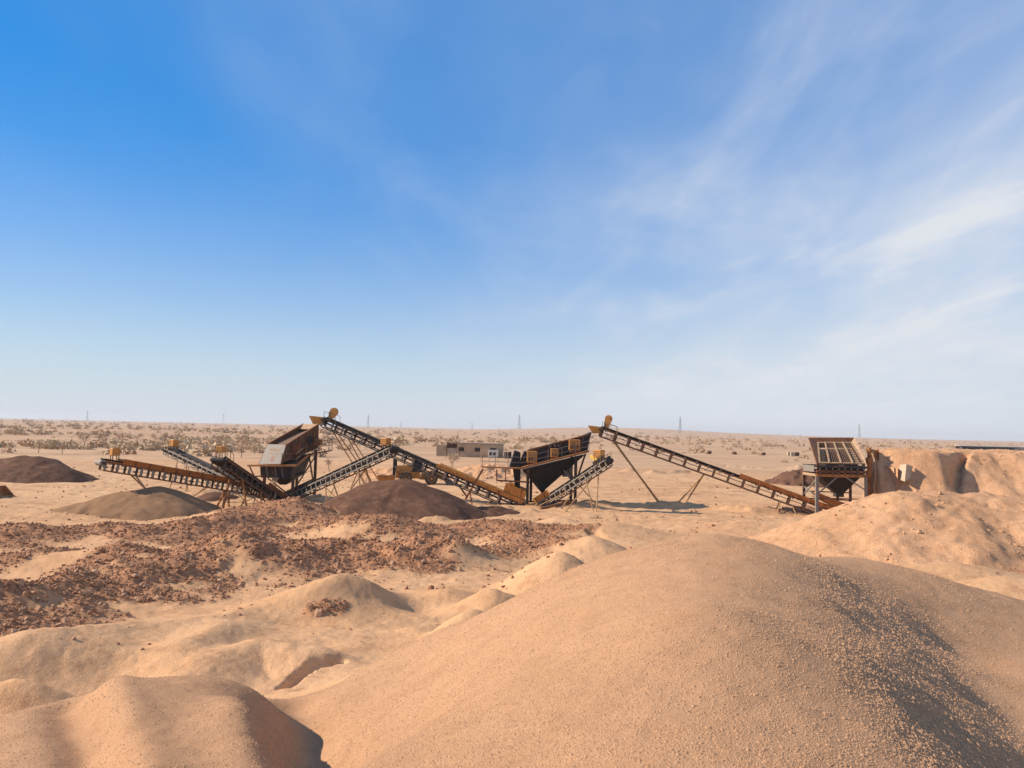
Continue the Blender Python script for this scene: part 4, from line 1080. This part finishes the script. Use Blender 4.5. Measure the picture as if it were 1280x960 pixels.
# clods on the right hand pile and the ramp, pebbles over the yard
HZ = {}
def drop(objs, x, y):
    """height of the topmost of the given meshes under each point"""
    from mathutils.bvhtree import BVHTree
    z = land(x, y)
    for ob in objs:
        t = BVHTree.FromPolygons([v.co for v in ob.data.vertices], [tuple(p.vertices) for p in ob.data.polygons])
        for i_ in range(len(x)):
            h = t.ray_cast(Vector((x[i_], y[i_], 30)), Vector((0, 0, -1)))
            if h[0] is not None: z[i_] = max(z[i_], h[0].z)
    return z
n = 2400
x = np.r_[rng.uniform(17, 44, n), rng.uniform(33, 52, n//2)]; y = np.r_[rng.uniform(41, 58, n), rng.uniform(67, 76, n//2)]
kp = fbm(x*.35, y*.35, 3, 400) > rng.uniform(-.35, .45, len(x)); x, y = x[kp], y[kp]
sz = np.clip(rng.lognormal(math.log(.10), .6, len(x)), .04, .5); z = drop([right_pile, ramp], x, y) - sz*.08
o = scatter('earth_clods', np.c_[x, y, z], sz, STN, M['orange_sand']); tag(o, 'loose orange earth clods on the right hand pile and ramp face', 'clods')
n = 9500
rr = 30*np.exp(rng.uniform(0, 1, n)*math.log(150/30.)); th = rng.uniform(-.62, .62, n); x, y = rr*np.sin(th), rr*np.cos(th)
kp = fbm(x*.12, y*.3, 3, 420) > rng.uniform(-.1, .5, n); x, y, rr = x[kp], y[kp], rr[kp]
sz = np.clip(rng.lognormal(math.log(.12), .5, len(x)), .05, .45)*(rr/80)**.3; o = scatter('pebbles', np.c_[x, y, land(x, y)+sz*.05], sz, STN, M['rock']); tag(o, 'stray brown pebbles over the tracked yard ground', 'pebbles')
# coarse grains on the near piles
n = 500000
rr = 2.6*np.exp(rng.uniform(0, 1, n)*math.log(17/2.6)); th = rng.uniform(-.70, .70, n)
x, y = rr*np.sin(th), rr*np.cos(th); t = tps(x, y)
den = .42 + .30*sstep(fbm(x*.7, y*.7, 4, 90), -.1, .35)
slope_r = (tps(x+.15, y) - tps(x-.15, y))/.3
den = den + .35*sstep(-slope_r, .3, .6)*(x > 1)
keep = (t > 2.3) & (rng.uniform(0, 1, n) < den)
x, y, rr, st = x[keep], y[keep], rr[keep], sstep(-slope_r[keep], .3, .6)*(x[keep] > 1)
sz = np.clip(rng.lognormal(math.log(.0095), .40, len(x)), .004, .034)*(1+.30*sstep(rr, 7, 14))*(1+.45*st)
z = land(x, y) - sz*.05
PYR_V = np.array([(.6, 0, 0), (0, .5, 0), (-.6, 0, 0), (0, -.5, 0), (.05, .05, .58)]); PYR_F = np.array([(0, 1, 4), (1, 2, 4), (2, 3, 4), (3, 0, 4)])
o = scatter('sand_grains', np.c_[x, y, z], sz, [(PYR_V, PYR_F)], M['grain'], yaw_rot(len(x)), True)
tag(o, 'coarse loose grains lying over the foreground sand piles', 'gravel')

# desert scrub
def scrub_mesh(seed, n=46, flat=.62, twig=False):
    rg = np.random.default_rng(seed); vs, fs = [], []
    for k in range(n):
        a = rg.uniform(0, 6.283); e = math.asin(rg.uniform(.0, 1)); r0 = rg.uniform(.35, 1)**.6*.5*(1+.35*math.sin(a*3+seed))
        c = np.array([math.cos(a)*math.cos(e)*r0, math.sin(a)*math.cos(e)*r0, math.sin(e)*r0*flat*1.7+.02])
        d = rg.normal(size=3); d[2] = abs(d[2])+.3; d /= np.linalg.norm(d); b = np.cross(d, rg.normal(size=3)); b /= np.linalg.norm(b)
        l = rg.uniform(.07, .16); w = l*(.16 if twig else .55); q = len(vs)
        vs += [c-d*l-b*w, c-d*l*.2+b*w, c+d*l, c+d*l*.1-b*w*1.2]; fs.append((q, q+1, q+2, q+3))
    for k in range(7):                                   # stems from the root
        a = rg.uniform(0, 6.283); tip = np.array([math.cos(a)*.28, math.sin(a)*.28, rg.uniform(.25, .5)*flat*1.6]); b = np.array([-math.sin(a), math.cos(a), 0])*.012
        q = len(vs); vs += [-b, b, tip+b*.4, tip-b*.4]; fs.append((q, q+1, q+2, q+3))
    return np.array(vs), np.array(fs)
SCR = [scrub_mesh(k, 58) for k in range(5)]; SCRT = [scrub_mesh(20+k, 90, .7, True) for k in range(3)]
pts = []
tries = 0
while len(pts) < 2100 and tries < 60000:
    tries += 1
    px = random.uniform(-120, 1400); hz = 522 + px*.02266
    dd = 2.2 + 44*random.random()**2.0
    p = G(px, hz+dd)
    if dd > 26 and not (px < 330 and dd < 38) and random.random() > .05: continue
    if px > 1090 and dd > 14: continue
    cl_ = fbm(np.array([p[0]*.012]), np.array([p[1]*.012]), 3, 300)[0]
    if px > 330 and random.random() > .62: continue
    if random.random() > .35 + 1.6*cl_: continue
    size = random.lognormvariate(math.log(1.7), .4)*(1 + min(1.0, p[1]/900)*.9)
    pts.append((p[0], p[1], size))
pts = np.array(pts); zz = land(pts[:, 0], pts[:, 1]) - .03
ps = pts[:, 2]/np.hypot(pts[:, 0], pts[:, 1]); od = np.argsort(-ps)
scm = [np_mesh('desert_shrub', v, f, M['shrub' if k % 2 else 'shrub_green'], False) for k, (v, f) in enumerate(SCR)]
for i_ in od[:290]:
    o = bpy.data.objects.new('desert_shrub', scm[int(rng.integers(5))]); COL.objects.link(o)
    k_ = float(pts[i_, 2]); o.location = (pts[i_, 0], pts[i_, 1], zz[i_]); o.scale = (k_*1.15, k_*1.15, k_*.8); o.rotation_euler = (0, 0, random.uniform(0, 6.28))
    q_ = 640 + F*pts[i_, 0]/pts[i_, 1]; D_ = math.hypot(pts[i_, 0], pts[i_, 1])
    wh = 'left of all the conveyors' if q_ < 130 else 'behind the three left conveyors' if q_ < 310 else 'behind the brown screen' if q_ < 430 else 'between brown screen and block house' if q_ < 545 else 'around the block house' if q_ < 640 else 'behind the black screen' if q_ < 740 else 'behind the longest conveyor' if q_ < 1000 else 'behind the feed hopper' if q_ < 1090 else 'above the earth ramp'
    nr = 'near' if D_ < 260 else 'mid distance' if D_ < 420 else 'far'
    tag(o, f"{nr} {'small' if k_ < 2.2 else 'broad'} dry shrub on the plain {wh}", 'shrub', f'{nr} dry shrubs {wh}')
rest = od[290:]
o = scatter('far_scrub', np.c_[pts[rest, 0], pts[rest, 1], zz[rest]], pts[rest, 2], SCR, M['shrub'], yaw_rot(len(rest)))
tag(o, 'tiny far scrub dotted over the plain up to the horizon', 'scrub')
# low tufts that read as one cover on the left of the plain
n = 9000
px = rng.uniform(-150, 1420, n); dd = 1.6 + 30*rng.uniform(0, 1, n)**1.7
P_ = np.array([G(a, 522+a*.02266+b) for a, b in zip(px, dd)]); cl_ = fbm(P_[:, 0]*.01, P_[:, 1]*.004, 4, 310)
kp = (cl_ > .02) & (rng.uniform(0, 1, n) < np.where(px < 450, .8, .45)); P_ = P_[kp]
o = scatter('ground_cover', np.c_[P_[:, 0], P_[:, 1], land(P_[:, 0], P_[:, 1])-.05], rng.uniform(.35, .9, len(P_))*(1+P_[:, 1]/1200), [scrub_mesh(60+k, 22) for k in range(4)], M['twig'], yaw_rot(len(P_)))
tag(o, 'thin brownish ground cover tinting the far plain', 'ground cover')

# bare thorn trees on the left of the plain
def thorn_tree(label, px, py, H, seed):
    p = G(px, py); b = gz(p); rg = random.Random(seed)
    r = thing('thorn_tree', label, 'tree', b, 0, 'bare thorn trees left of the plant')
    m = MB(); tips = []
    def grow(a, d, L, rad_, dep):
        e = a + d*L; m.tube(a, e, rad_, 5, rad_*.65)
        if dep == 0: tips.append(e); return
        for k in range(rg.choice((2, 3, 3))):
            nd = (d + Vector((rg.uniform(-1, 1), rg.uniform(-1, 1), rg.uniform(-.1, .55)))*.75).normalized(); grow(e, nd, L*rg.uniform(.62, .85), rad_*.6, dep-1)
            tips.append(e)
    grow(Vector((0, 0, -.1)), Vector((rg.uniform(-.2, .2), rg.uniform(-.2, .2), 1)).normalized(), H*.26, H*.022, 3)
    m.build('trunk', M['bark'], r)
    vs, fs = [], []
    for t in tips:
        for k in range(9):
            c = t + Vector((rg.gauss(0, 1), rg.gauss(0, 1), rg.gauss(0, .7)))*H*.085; d = Vector((rg.gauss(0, 1), rg.gauss(0, 1), rg.gauss(.3, .8))).normalized(); e = d.cross(Vector((rg.gauss(0, 1), rg.gauss(0, 1), rg.gauss(0, 1)))).normalized()
            l = H*.045; w = l*.16; q = len(vs); vs += [c-d*l-e*w, c-d*l+e*w, c+d*l+e*w*.3, c+d*l-e*w*.3]; fs.append((q, q+1, q+2, q+3))
    cm = MB(); cm.v = vs; cm.f = fs; cm.build('crown', M['twig'], r)
for k, (px, py, H, lab) in enumerate(((48, 566, 3.8, 'bare thorn tree furthest left, above the far left dark pile'), (78, 568, 3.0, 'low bare thorn tree just right of the far left dark pile'),
        (106, 559, 5.0, 'tall pale thorn tree left of the first conveyor head'), (128, 560, 4.2, 'thorn tree directly behind the leftmost conveyor head'), (152, 557, 5.2, 'widest pale thorn tree between the two left conveyor heads'),
        (172, 558, 4.6, 'pale thorn tree just left of the grey conveyor head'), (205, 553, 4.8, 'thorn tree right behind the grey conveyor head'), (302, 572, 3.6, 'green grey thorn tree left of the brown screen'),
        (318, 568, 2.8, 'low round thorn tree touching the brown screen plate'), (412, 590, 2.6, 'dry thorn tree right of the brown screen legs'), (565, 586, 3.8, 'leafless thorn tree in front of the block house'), (940, 606, 1.6, 'tiny thorn tree beneath the longest conveyor'))):
    thorn_tree(lab, px, py, H, 40+k)

# ------------------------------------------------------------------ block house and its yard
def block_house():
    base = vec(G(592, 571.5)); base = gz(base)
    r = thing('block_house', 'long low concrete block house with three small windows', 'building', base, R(-2))
    sc_ = base.y/F                                           # metres per pixel here
    X = lambda px: (px-592)*sc_
    y0, y1 = 0.0, 5.0; H = 17.0*sc_
    ops = [(X(573), X(580)), (X(593), X(600)), (X(612.5), X(619.5))]; zs, ze = H*.42, H*.72
    xl, xr = X(571), X(628)
    m = MB(); xs = xl
    for a, b in ops:
        m.box(((xs+a)/2, .12, H/2), (a-xs, .24, H)); m.box(((a+b)/2, .12, zs/2), (b-a, .24, zs)); m.box(((a+b)/2, .12, (ze+H)/2), (b-a, .24, H-ze)); xs = b
    m.box(((xs+xr)/2, .12, H/2), (xr-xs, .24, H)); m.box((xr-.12, 2.6, H/2), (.24, 4.7, H)); m.box(((xl+xr)/2, 5.0, H/2), (xr-xl, .24, H)); m.box((xl+.12, 2.6, H/2), (.24, 4.7, H))
    m.build('wall', M['block'], r)
    for a, b in ops:
        f = MB(); 
        f.box(((a+b)/2, .06, ze-.04), (b-a, .08, .08)); f.box(((a+b)/2, .06, zs+.04), (b-a, .08, .08)); f.box((a+.04, .06, (zs+ze)/2), (.08, .08, ze-zs-.16)); f.box((b-.04, .06, (zs+ze)/2), (.08, .08, ze-zs-.16))
        f.box(((a+b)/2, .06, (zs+ze)/2), (.06, .06, ze-zs-.16))
        w = f.build('window', M['brown_steel'], r)
        MB().box(((a+b)/2, .13, (zs+ze)/2), (b-a-.1, .02, ze-zs-.1)).build('pane', M['glass'], w)
        MB().box(((a+b)/2, -.05, zs-.05), (b-a+.2, .14, .08)).build('sill', M['concrete'], w)
    MB().box(((xl+xr)/2, 2.55, H+.09), (xr-xl+.5, 5.6, .18)).build('roof', M['roof'], r)
    # porch with a dark opening above a pale board, and the lower annex
    xa, xb = X(558), X(570.8)
    pm = MB(); pm.box(((xa+xb)/2, .3, H*.32), (xb-xa, .16, H*.64)); pm.build('porch_board', M['concrete'], r)
    MB().box(((xa+xb)/2, 1.6, H*.5), (xb-xa-.1, 1.2, H*.96)).build('porch_back', M['brown_steel'], r)
    MB().box(((xa+xb)/2, 1.0, H*1.04), (xb-xa+.3, 3.0, .12)).build('porch_roof', M['brown_steel'], r)
    MB().bar((xa+.06, .1, 0), (xa+.06, .1, H), .12).build('porch_post', M['brown_steel'], r)
    MB().box(((X(545)+xa)/2-.05, 2.2, H*.42), (xa-X(545)-.1, 3.4, H*.84)).build('annex', M['block'], r)
block_house()
def cabin():
    base = gz(G(616, 572.5)); sc_ = base.y/F
    r = thing('site_cabin', 'small white cabin with two dark panes before the block house', 'cabin', base, R(-5))
    W, H = 12*sc_, 8.6*sc_
    MB().box((0, .9, H/2+.12), (W, 1.8, H)).build('body', M['white'], r, bevel=.06)
    for k in (-1, 1): MB().box((k*W*.2-.1, -.012, H*.62), (W*.3, .03, H*.42)).build('pane', M['glass'], r)
    MB().box((0, .9, H+.18), (W+.2, 2.0, .10)).build('roof', M['white'], r)
    for k in (-1, 1): MB().box((k*W*.38, .9, .06), (.2, 1.6, .16)).build('skid', M['dark'], r)
cabin()
for k, (px, py, lab) in enumerate(((632, 573, 'left dark upright drum right of the block house'), (637, 573, 'right dark upright drum right of the block house'))):
    b = gz(G(px, py)); o = MB().lathe((0, 0, 0), (0, 0, 1), [(0, .42), (.03, .45), (.5, .43), (.53, .46), (1.0, .43), (1.03, .46), (1.5, .44), (1.55, .40)], 14).build('drum', M['black']); o.location = Vector(o.location) + b - Vector((0, 0, .02))
    tag(o, lab, 'drum', 'dark drums by the block house')
for k, (px, py, h, lab) in enumerate(((601, 578, 2.6, 'thin post left of the white cabin'), (611, 580, 2.2, 'short post below the white cabin'), (622, 579, 2.0, 'short post right under the white cabin'), (631.5, 574, 2.6, 'thin post between cabin and drums'))):
    b = gz(G(px, py)); o = MB().tube((0, 0, -.2), (0, 0, h), .06, 8).tube((0, 0, h), (0, 0, h+.06), .075, 8).build('fence_post', M['timber']); o.location = Vector(o.location)+b
    tag(o, lab, 'post', 'posts of a broken fence by the cabin')

# ------------------------------------------------------------------ wheel loader
def loader(label, base, rz, bmat='grey'):
    r = thing('wheel_loader', label, 'wheel loader', base, rz)
    def wheel(x, y):
        t = MB().lathe((x, y-.28, .76), (0, 1, 0), [(0, .50), (.02, .66), (.10, .745), (.28, .76), (.46, .745), (.54, .66), (.56, .50)], 26).build('wheel', M['tyre'], r)
        sd = -1 if y < 0 else 1; yy = y + sd*.285
        MB().lathe((x, yy, .76), (0, sd, 0), [(-.06, .46), (.0, .46), (.015, .40), (-.02, .36), (-.03, .18), (.05, .16), (.06, .06)], 22).build('rim', M['yellow'], t)
        lug = MB()
        for k in range(18):
            a = k*2*math.pi/18; c = Vector((x+math.cos(a)*.77, y, .76+math.sin(a)*.77)); lug.box(c, (.05, .5, .09), (Vector((math.cos(a), 0, math.sin(a))), Y_, Vector((-math.sin(a), 0, math.cos(a)))))
        lug.build('tread', M['tyre'], t)
    for x in (.35, -2.75):
        for y in (-1.05, 1.05): wheel(x, y)
    MB().hexa([(-3.9, -.75, .75), (-.9, -.7, .75), (-.9, .7, .75), (-3.9, .75, .75), (-4.0, -.8, 1.55), (-1.1, -.8, 1.55), (-1.1, .8, 1.55), (-4.0, .8, 1.55)]).build('rear_frame', M['yellow'], r, bevel=.05)
    MB().hexa([(-4.05, -.78, 1.55), (-2.0, -.72, 1.55), (-2.0, .72, 1.55), (-4.05, .78, 1.55), (-3.95, -.7, 2.25), (-2.0, -.66, 2.4), (-2.0, .66, 2.4), (-3.95, .7, 2.25)]).build('engine_hood', M['yellow'], r, bevel=.08)
    MB().box((-4.2, 0, 1.5), (.35, 1.7, 1.3)).build('radiator_grille', M['black'], r, bevel=.05)
    MB().box((-4.1, -.55, 2.65), (.5, .35, .9)).build('air_cleaner', M['black'], r, bevel=.05)
    MB().tube((-3.0, .4, 2.3), (-3.0, .4, 3.1), .06, 8).build('exhaust', M['dark'], r)
    MB().hexa([(-1.0, -.45, .6), (1.1, -.4, .6), (1.1, .4, .6), (-1.0, .45, .6), (-.8, -.4, 1.35), (.9, -.35, 1.7), (.9, .35, 1.7), (-.8, .4, 1.35)]).build('front_frame', M['yellow'], r, bevel=.05)
    c = MB()
    for x, y in ((-1.95, -.72), (-1.95, .72), (-.75, -.72), (-.75, .72)): c.bar((x, y, 1.5), (x+(.12 if x < -1 else -.1), y*.93, 3.05), .09)
    c.box((-1.35, 0, 1.62), (1.4, 1.5, .25)); cab = c.build('cab', M['dark'], r)
    MB().box((-1.35, 0, 3.12), (1.6, 1.55, .14)).build('cab_roof', M['yellow'], r, bevel=.04)
    MB().box((-1.35, -.71, 2.4), (1.1, .03, 1.2)).build('pane', M['glass'], cab); MB().box((-1.35, .71, 2.4), (1.1, .03, 1.2)).build('pane', M['glass'], cab); MB().box((-.76, 0, 2.4), (.03, 1.3, 1.2)).build('pane', M['glass'], cab); MB().box((-1.92, 0, 2.4), (.03, 1.3, 1.2)).build('pane', M['glass'], cab)
    MB().box((-1.35, 0, 2.0), (.5, .5, .7)).build('seat', M['black'], cab)
    for y in (-.5, .5):
        MB().prism([(.35, y-.07, 1.75), (.15, y-.07, 1.45), (1.5, y-.07, .85), (2.25, y-.07, .40), (2.35, y-.07, .62), (1.6, y-.07, 1.2)], (0, .14, 0)).build('lift_arm', M['yellow'], r, bevel=.02)
        MB().tube((.2, y*.7, .95), (1.5, y*.7, .95), .08, 8).build('lift_cylinder', M['roller'], r)
    MB().bar((.6, 0, 1.7), (2.1, 0, .95), .14, .2).build('tilt_link', M['yellow'], r)
    bk = [(2.2, 0, .95), (2.1, 0, .25), (2.35, 0, .04), (3.45, 0, .02), (3.45, 0, .07), (2.5, 0, .14), (2.35, 0, .35), (2.4, 0, .95)]
    b = MB().prism([(x, -1.3, z) for x, _, z in bk], (0, 2.6, 0)).build('bucket', M[bmat], r)
    for y in (-1.3, 1.26): MB().prism([(2.2, y, .93), (2.13, y, .25), (2.36, y, .06), (3.42, y, .04), (2.5, y, .95)], (0, .04, 0)).build('bucket_side', M[bmat], b)
    for k in range(7): MB().box((3.52, -1.15+k*.383, .04), (.22, .10, .05)).build('tooth', M['dark'], b)
    for y in (-.95, .95): MB().hexa([(-3.5, y-.25, 1.45), (-2.0, y-.25, 1.45), (-2.0, y+.25, 1.45), (-3.5, y+.25, 1.45), (-3.3, y-.25, 1.62), (-2.2, y-.25, 1.62), (-2.2, y+.25, 1.62), (-3.3, y+.25, 1.62)]).build('mudguard', M['yellow'], r)
loader('dusty yellow wheel loader parked behind the long black conveyor', gz(G(535, 605)), R(8))
_p = G(4, 622.5); loader('orange wheel loader cut off by the left edge, only its bucket in view', gz((_p[0]-3.5, _p[1]+.6, 0)), R(-4), 'orange')
# yellow steel skip behind the domed pile
b = gz(G(483, 606)); r = thing('steel_skip', 'low yellow steel skip left of the loader behind the domed pile', 'skip', b, R(6))
MB().hexa([(-.85, -.6, .05), (.85, -.6, .05), (.85, .6, .05), (-.85, .6, .05), (-1.05, -.75, .95), (1.05, -.75, .95), (1.05, .75, .95), (-1.05, .75, .95)]).build('body', M['yellow'], r, bevel=.03)
MB().box((0, -.75, .98), (2.2, .1, .1)).box((0, .75, .98), (2.2, .1, .1)).box((-1.06, 0, .98), (.1, 1.4, .1)).box((1.06, 0, .98), (.1, 1.4, .1)).build('rim', M['orange'], r)
for k in (-.6, 0, .6): MB().bar((k*.9, -.64, .08), (k*1.05, -.77, .9), .08).build('rib', M['orange'], r)

# ------------------------------------------------------------------ ramp retaining wall and litter round the hopper
rw = thing('retaining_wall', 'patched retaining wall of posts and steel plates beside the feed hopper', 'retaining wall', gz(V(1088, 622, 72.5)))
rb_ = Vector(rw.location); ww = lambda px, py, y: vec(V(px, py, y)) - rb_
for k, px in enumerate((1086.5, 1090, 1093, 1096.5)):
    p = ww(px, 560+k*1.5, 72.4+k*.25); q = ww(px+.4*k, 624, 72.4+k*.25); MB().tube(q-Z_*.3, p, .17, 10).build('wall_post', M['timber' if k % 2 else 'orange'], rw)
for k, (a, b2) in enumerate(((562, 580), (581, 600), (601, 622))):
    MB().hexa([ww(1088, b2, 73.0), ww(1099, b2, 72.6), ww(1099, b2, 72.7), ww(1088, b2, 73.1), ww(1088, a, 73.0), ww(1099, a, 72.6), ww(1099, a, 72.7), ww(1088, a, 73.1)]).build('wall_plate', M['rust' if k % 2 == 0 else 'brown_steel'], rw)
for k, py in enumerate((572, 588, 603)): MB().tube(ww(1085.5, py, 72.2), ww(1085.5, py+9, 72.2), .24, 12).build('pipe_collar', M['orange'], rw)
MB().hexa([ww(1099, 632, 72.7), ww(1123, 632, 70.2), ww(1125, 632, 71.2), ww(1101, 632, 73.7), ww(1099, 580, 73.0), ww(1122, 586, 70.7), ww(1124, 586, 71.7), ww(1101, 580, 74.0)]).build('wall_slab', M['orange_sand'], rw)
b = vec(V(1130, 600, 69.6)); r = thing('bent_sheet', 'pale bent metal sheet leaning on the ramp face', 'metal sheet', b, 0)
w0 = lambda px, py, y: vec(V(px, py, y)) - b
p1, p2, p3, p4, p5, p6 = w0(1123, 599, 70.9), w0(1131, 602, 69.9), w0(1138, 598, 70.4), w0(1125, 581, 71.3), w0(1133, 580, 70.4), w0(1141, 583, 71.0)
MB().hexa([p1, p2, p2+Y_*.05, p1+Y_*.05, p4, p5, p5+Y_*.05, p4+Y_*.05]).build('left_leaf', M['concrete'], r); MB().hexa([p2+X_*.01, p3, p3+Y_*.05, p2+Y_*.05+X_*.01, p5+X_*.01, p6, p6+Y_*.05, p5+Y_*.05+X_*.01]).build('right_leaf', M['concrete'], r)
b = vec(V(1096, 600, 71.0)); r = thing('scaffold_plank', 'curved pale plank standing beside the retaining wall', 'plank', b, 0); w0 = lambda px, py, y: vec(V(px, py, y)) - b
pp = [w0(1090, 566, 71.2), w0(1093, 575, 71.1), w0(1094, 590, 71.0), w0(1093, 605, 71.0), w0(1092, 622, 71.1)]
for p, q in zip(pp[:-1], pp[1:]): MB().bar(p, q, .22, .06, X_).build('plank_length', M['timber'], r)
# domed boulders and blocks on the plain
for k, (px, py, lab) in enumerate(((886, 567.5, 'left one of three dark domed boulders on the plain'), (918, 568, 'middle one of three dark domed boulders on the plain'), (954, 569, 'right one of three dark domed boulders on the plain'))):
    b = gz(G(px, py)); v, f = STN[k]; m = MB(); m.v = [Vector(p*np.array([1.5, 1.5, 2.0])*1.15) for p in v]; m.f = [tuple(int(i) for i in q) for q in f]
    o = m.build('boulder', M['dark_sand'], None, True); o.location = b + Vector((0, 0, .45)); tag(o, lab, 'boulder', 'domed boulders in a row')
for k, (px, py, w_, lab) in enumerate(((986, 569.5, 1.0, 'left pale concrete block beyond the dark earth heap'), (990.5, 570, 1.3, 'middle pale concrete block beyond the dark earth heap'), (996, 570, 1.5, 'rightmost brown concrete block beyond the dark earth heap'))):
    b = gz(G(px, py)); o = MB().box((0, 0, .65), (w_, 1.0, 1.3)).box((0, 0, 1.34), (w_*.5, .3, .1)).build('concrete_block', M['concrete' if k < 2 else 'brown_steel'], None, bevel=.05); o.location = Vector(o.location)+b; tag(o, lab, 'concrete block', 'concrete blocks left of the hopper')
# long low shed on the far right
b = gz(G(1245, 562.5)); sc_ = b.y/F; r = thing('open_shed', 'long low grey roofed shed on the plain at the right edge', 'shed', b, R(-3))
MB().hexa([(-46*sc_, -3, 2.4), (40*sc_, -3, 2.4), (40*sc_, 5, 2.4), (-46*sc_, 5, 2.4), (-46*sc_, -3, 2.55), (40*sc_, -3, 2.55), (40*sc_, 5, 3.6), (-46*sc_, 5, 3.6)]).build('roof', M['roof'], r)
MB().box((-3*sc_, 4.5, 1.2), (84*sc_, .2, 2.4)).build('back_wall', M['black'], r)
for k in range(14): MB().bar((-44*sc_+k*6.3*sc_, -2.8, -.3), (-44*sc_+k*6.3*sc_, -2.8, 2.4), .25).build('shed_post', M['brown_steel'], r)
b = gz(G(1272, 563)); r = thing('white_tent', 'white sheeted store at the right end of the long shed', 'tent', b, 0); sc_ = b.y/F
MB().prism([(-10*sc_, -6, 0), (14*sc_, -6, 0), (14*sc_, -6, 2.2), (2*sc_, -6, 3.4), (-10*sc_, -6, 1.6)], (0, 5, 0)).build('cover', M['white'], r); MB().box((4*sc_, -6.05, .9), (5*sc_, .08, 1.8)).build('door_flap', M['grey'], r)
# rusty pipe and planks lying by the machines
def lying(name, label, cat, p, q, rad_, mat, n=10, grp=None):
    a, b = gz(p), gz(q); a.z += rad_*.9; b.z += rad_*.9
    m = MB().tube(a, b, rad_, n); d = (b-a).normalized(); m.tube(a-d*.02, a+d*.10, rad_*1.25, n); m.tube(b-d*.10, b+d*.02, rad_*1.25, n)
    return tag(m.build(name, M[mat]), label, cat, grp)
lying('steel_pipe', 'pale pipe lying on the ground right of the brown screen legs', 'pipe', G(372, 625), G(400, 622), .14, 'timber')
lying('steel_pipe', 'rusty pipe lying below the short pale grey conveyor', 'pipe', G(676, 636), G(720, 634), .12, 'rust')
lying('steel_pipe', 'second rusty pipe behind the one below the grey conveyor', 'pipe', G(684, 632), G(716, 631), .10, 'brown_steel')

# ------------------------------------------------------------------ power line pylons
def pylon(label, px, H, Yd, faint=0):
    hz = 522 + px*.02266
    p = V(px, hz, Yd); b = Vector((p[0], p[1], float(land(np.array([p[0]]), np.array([p[1]]))[0])))
    r = thing('power_pylon', label, 'pylon', b, R(20), 'pylons of the far power line')
    m = MB(); bw, tw = H*.085, H*.014; lv = [0, .2, .38, .54, .68, .8, .9, 1.0]; t = H*.011
    pt = lambda k, f: Vector(((bw+(tw-bw)*min(1, f/.82))*(1 if k in (0, 3) else -1), (bw+(tw-bw)*min(1, f/.82))*(1 if k < 2 else -1), f*H))
    for k in range(4): MB().bar(pt(k, 0)-Z_*.5, pt(k, .82), t).bar(pt(k, .82), pt(k, 1), t).build('leg', M['pylon'], r)
    for a, c in zip(lv[:-1], lv[1:]):
        for k in range(4): m.bar(pt(k, a), pt((k+1) % 4, c), t*.55); m.bar(pt((k+1) % 4, a), pt(k, c), t*.55)
    m.build('lattice', M['pylon'], r)
    for f, L in ((.70, .13), (.80, .155), (.90, .12)):
        MB().bar((-L*H, 0, f*H+.01*H), (0, 0, f*H), t*.9).bar((0, 0, f*H), (L*H, 0, f*H+.01*H), t*.9).build('cross_arm', M['pylon'], r)
for px, H, Yd, lab in ((109, 40, 3000, 'leftmost pylon on the horizon'), (279, 42, 2900, 'second pylon from the left on the horizon'), (460, 45, 2700, 'pylon on the horizon right of the brown screen'), (501, 38, 4200, 'faint pylon right of the pylon past the brown screen'),
        (590, 38, 4000, 'faint pylon above the block house'), (649, 46, 2500, 'tall pylon left of the black screen'), (850, 46, 2300, 'pylon above the middle of the longest conveyor'), (1074, 46, 2600, 'rightmost pylon behind the feed hopper')):
    pylon(lab, px, H, Yd)

# ------------------------------------------------------------------ dusty air
hm = bpy.data.materials.new('haze_air'); hm.use_nodes = True; hn = hm.node_tree; hn.nodes.clear()
pv = hn.nodes.new('ShaderNodeVolumePrincipled'); pv.inputs['Color'].default_value = (.93, .93, .95, 1); pv.inputs['Density'].default_value = .00012; pv.inputs['Anisotropy'].default_value = .1
ho = hn.nodes.new('ShaderNodeOutputMaterial'); hn.links.new(pv.outputs[0], ho.inputs['Volume'])
o = MB().box((0, 0, 0), (18400, 18400, 62)).build('haze', hm); o.location = (0, 0, 62/2-3.2); o['kind'] = 'stuff'; o.visible_shadow = True
tag(o, 'thin dusty haze hanging over the whole plain', 'haze')
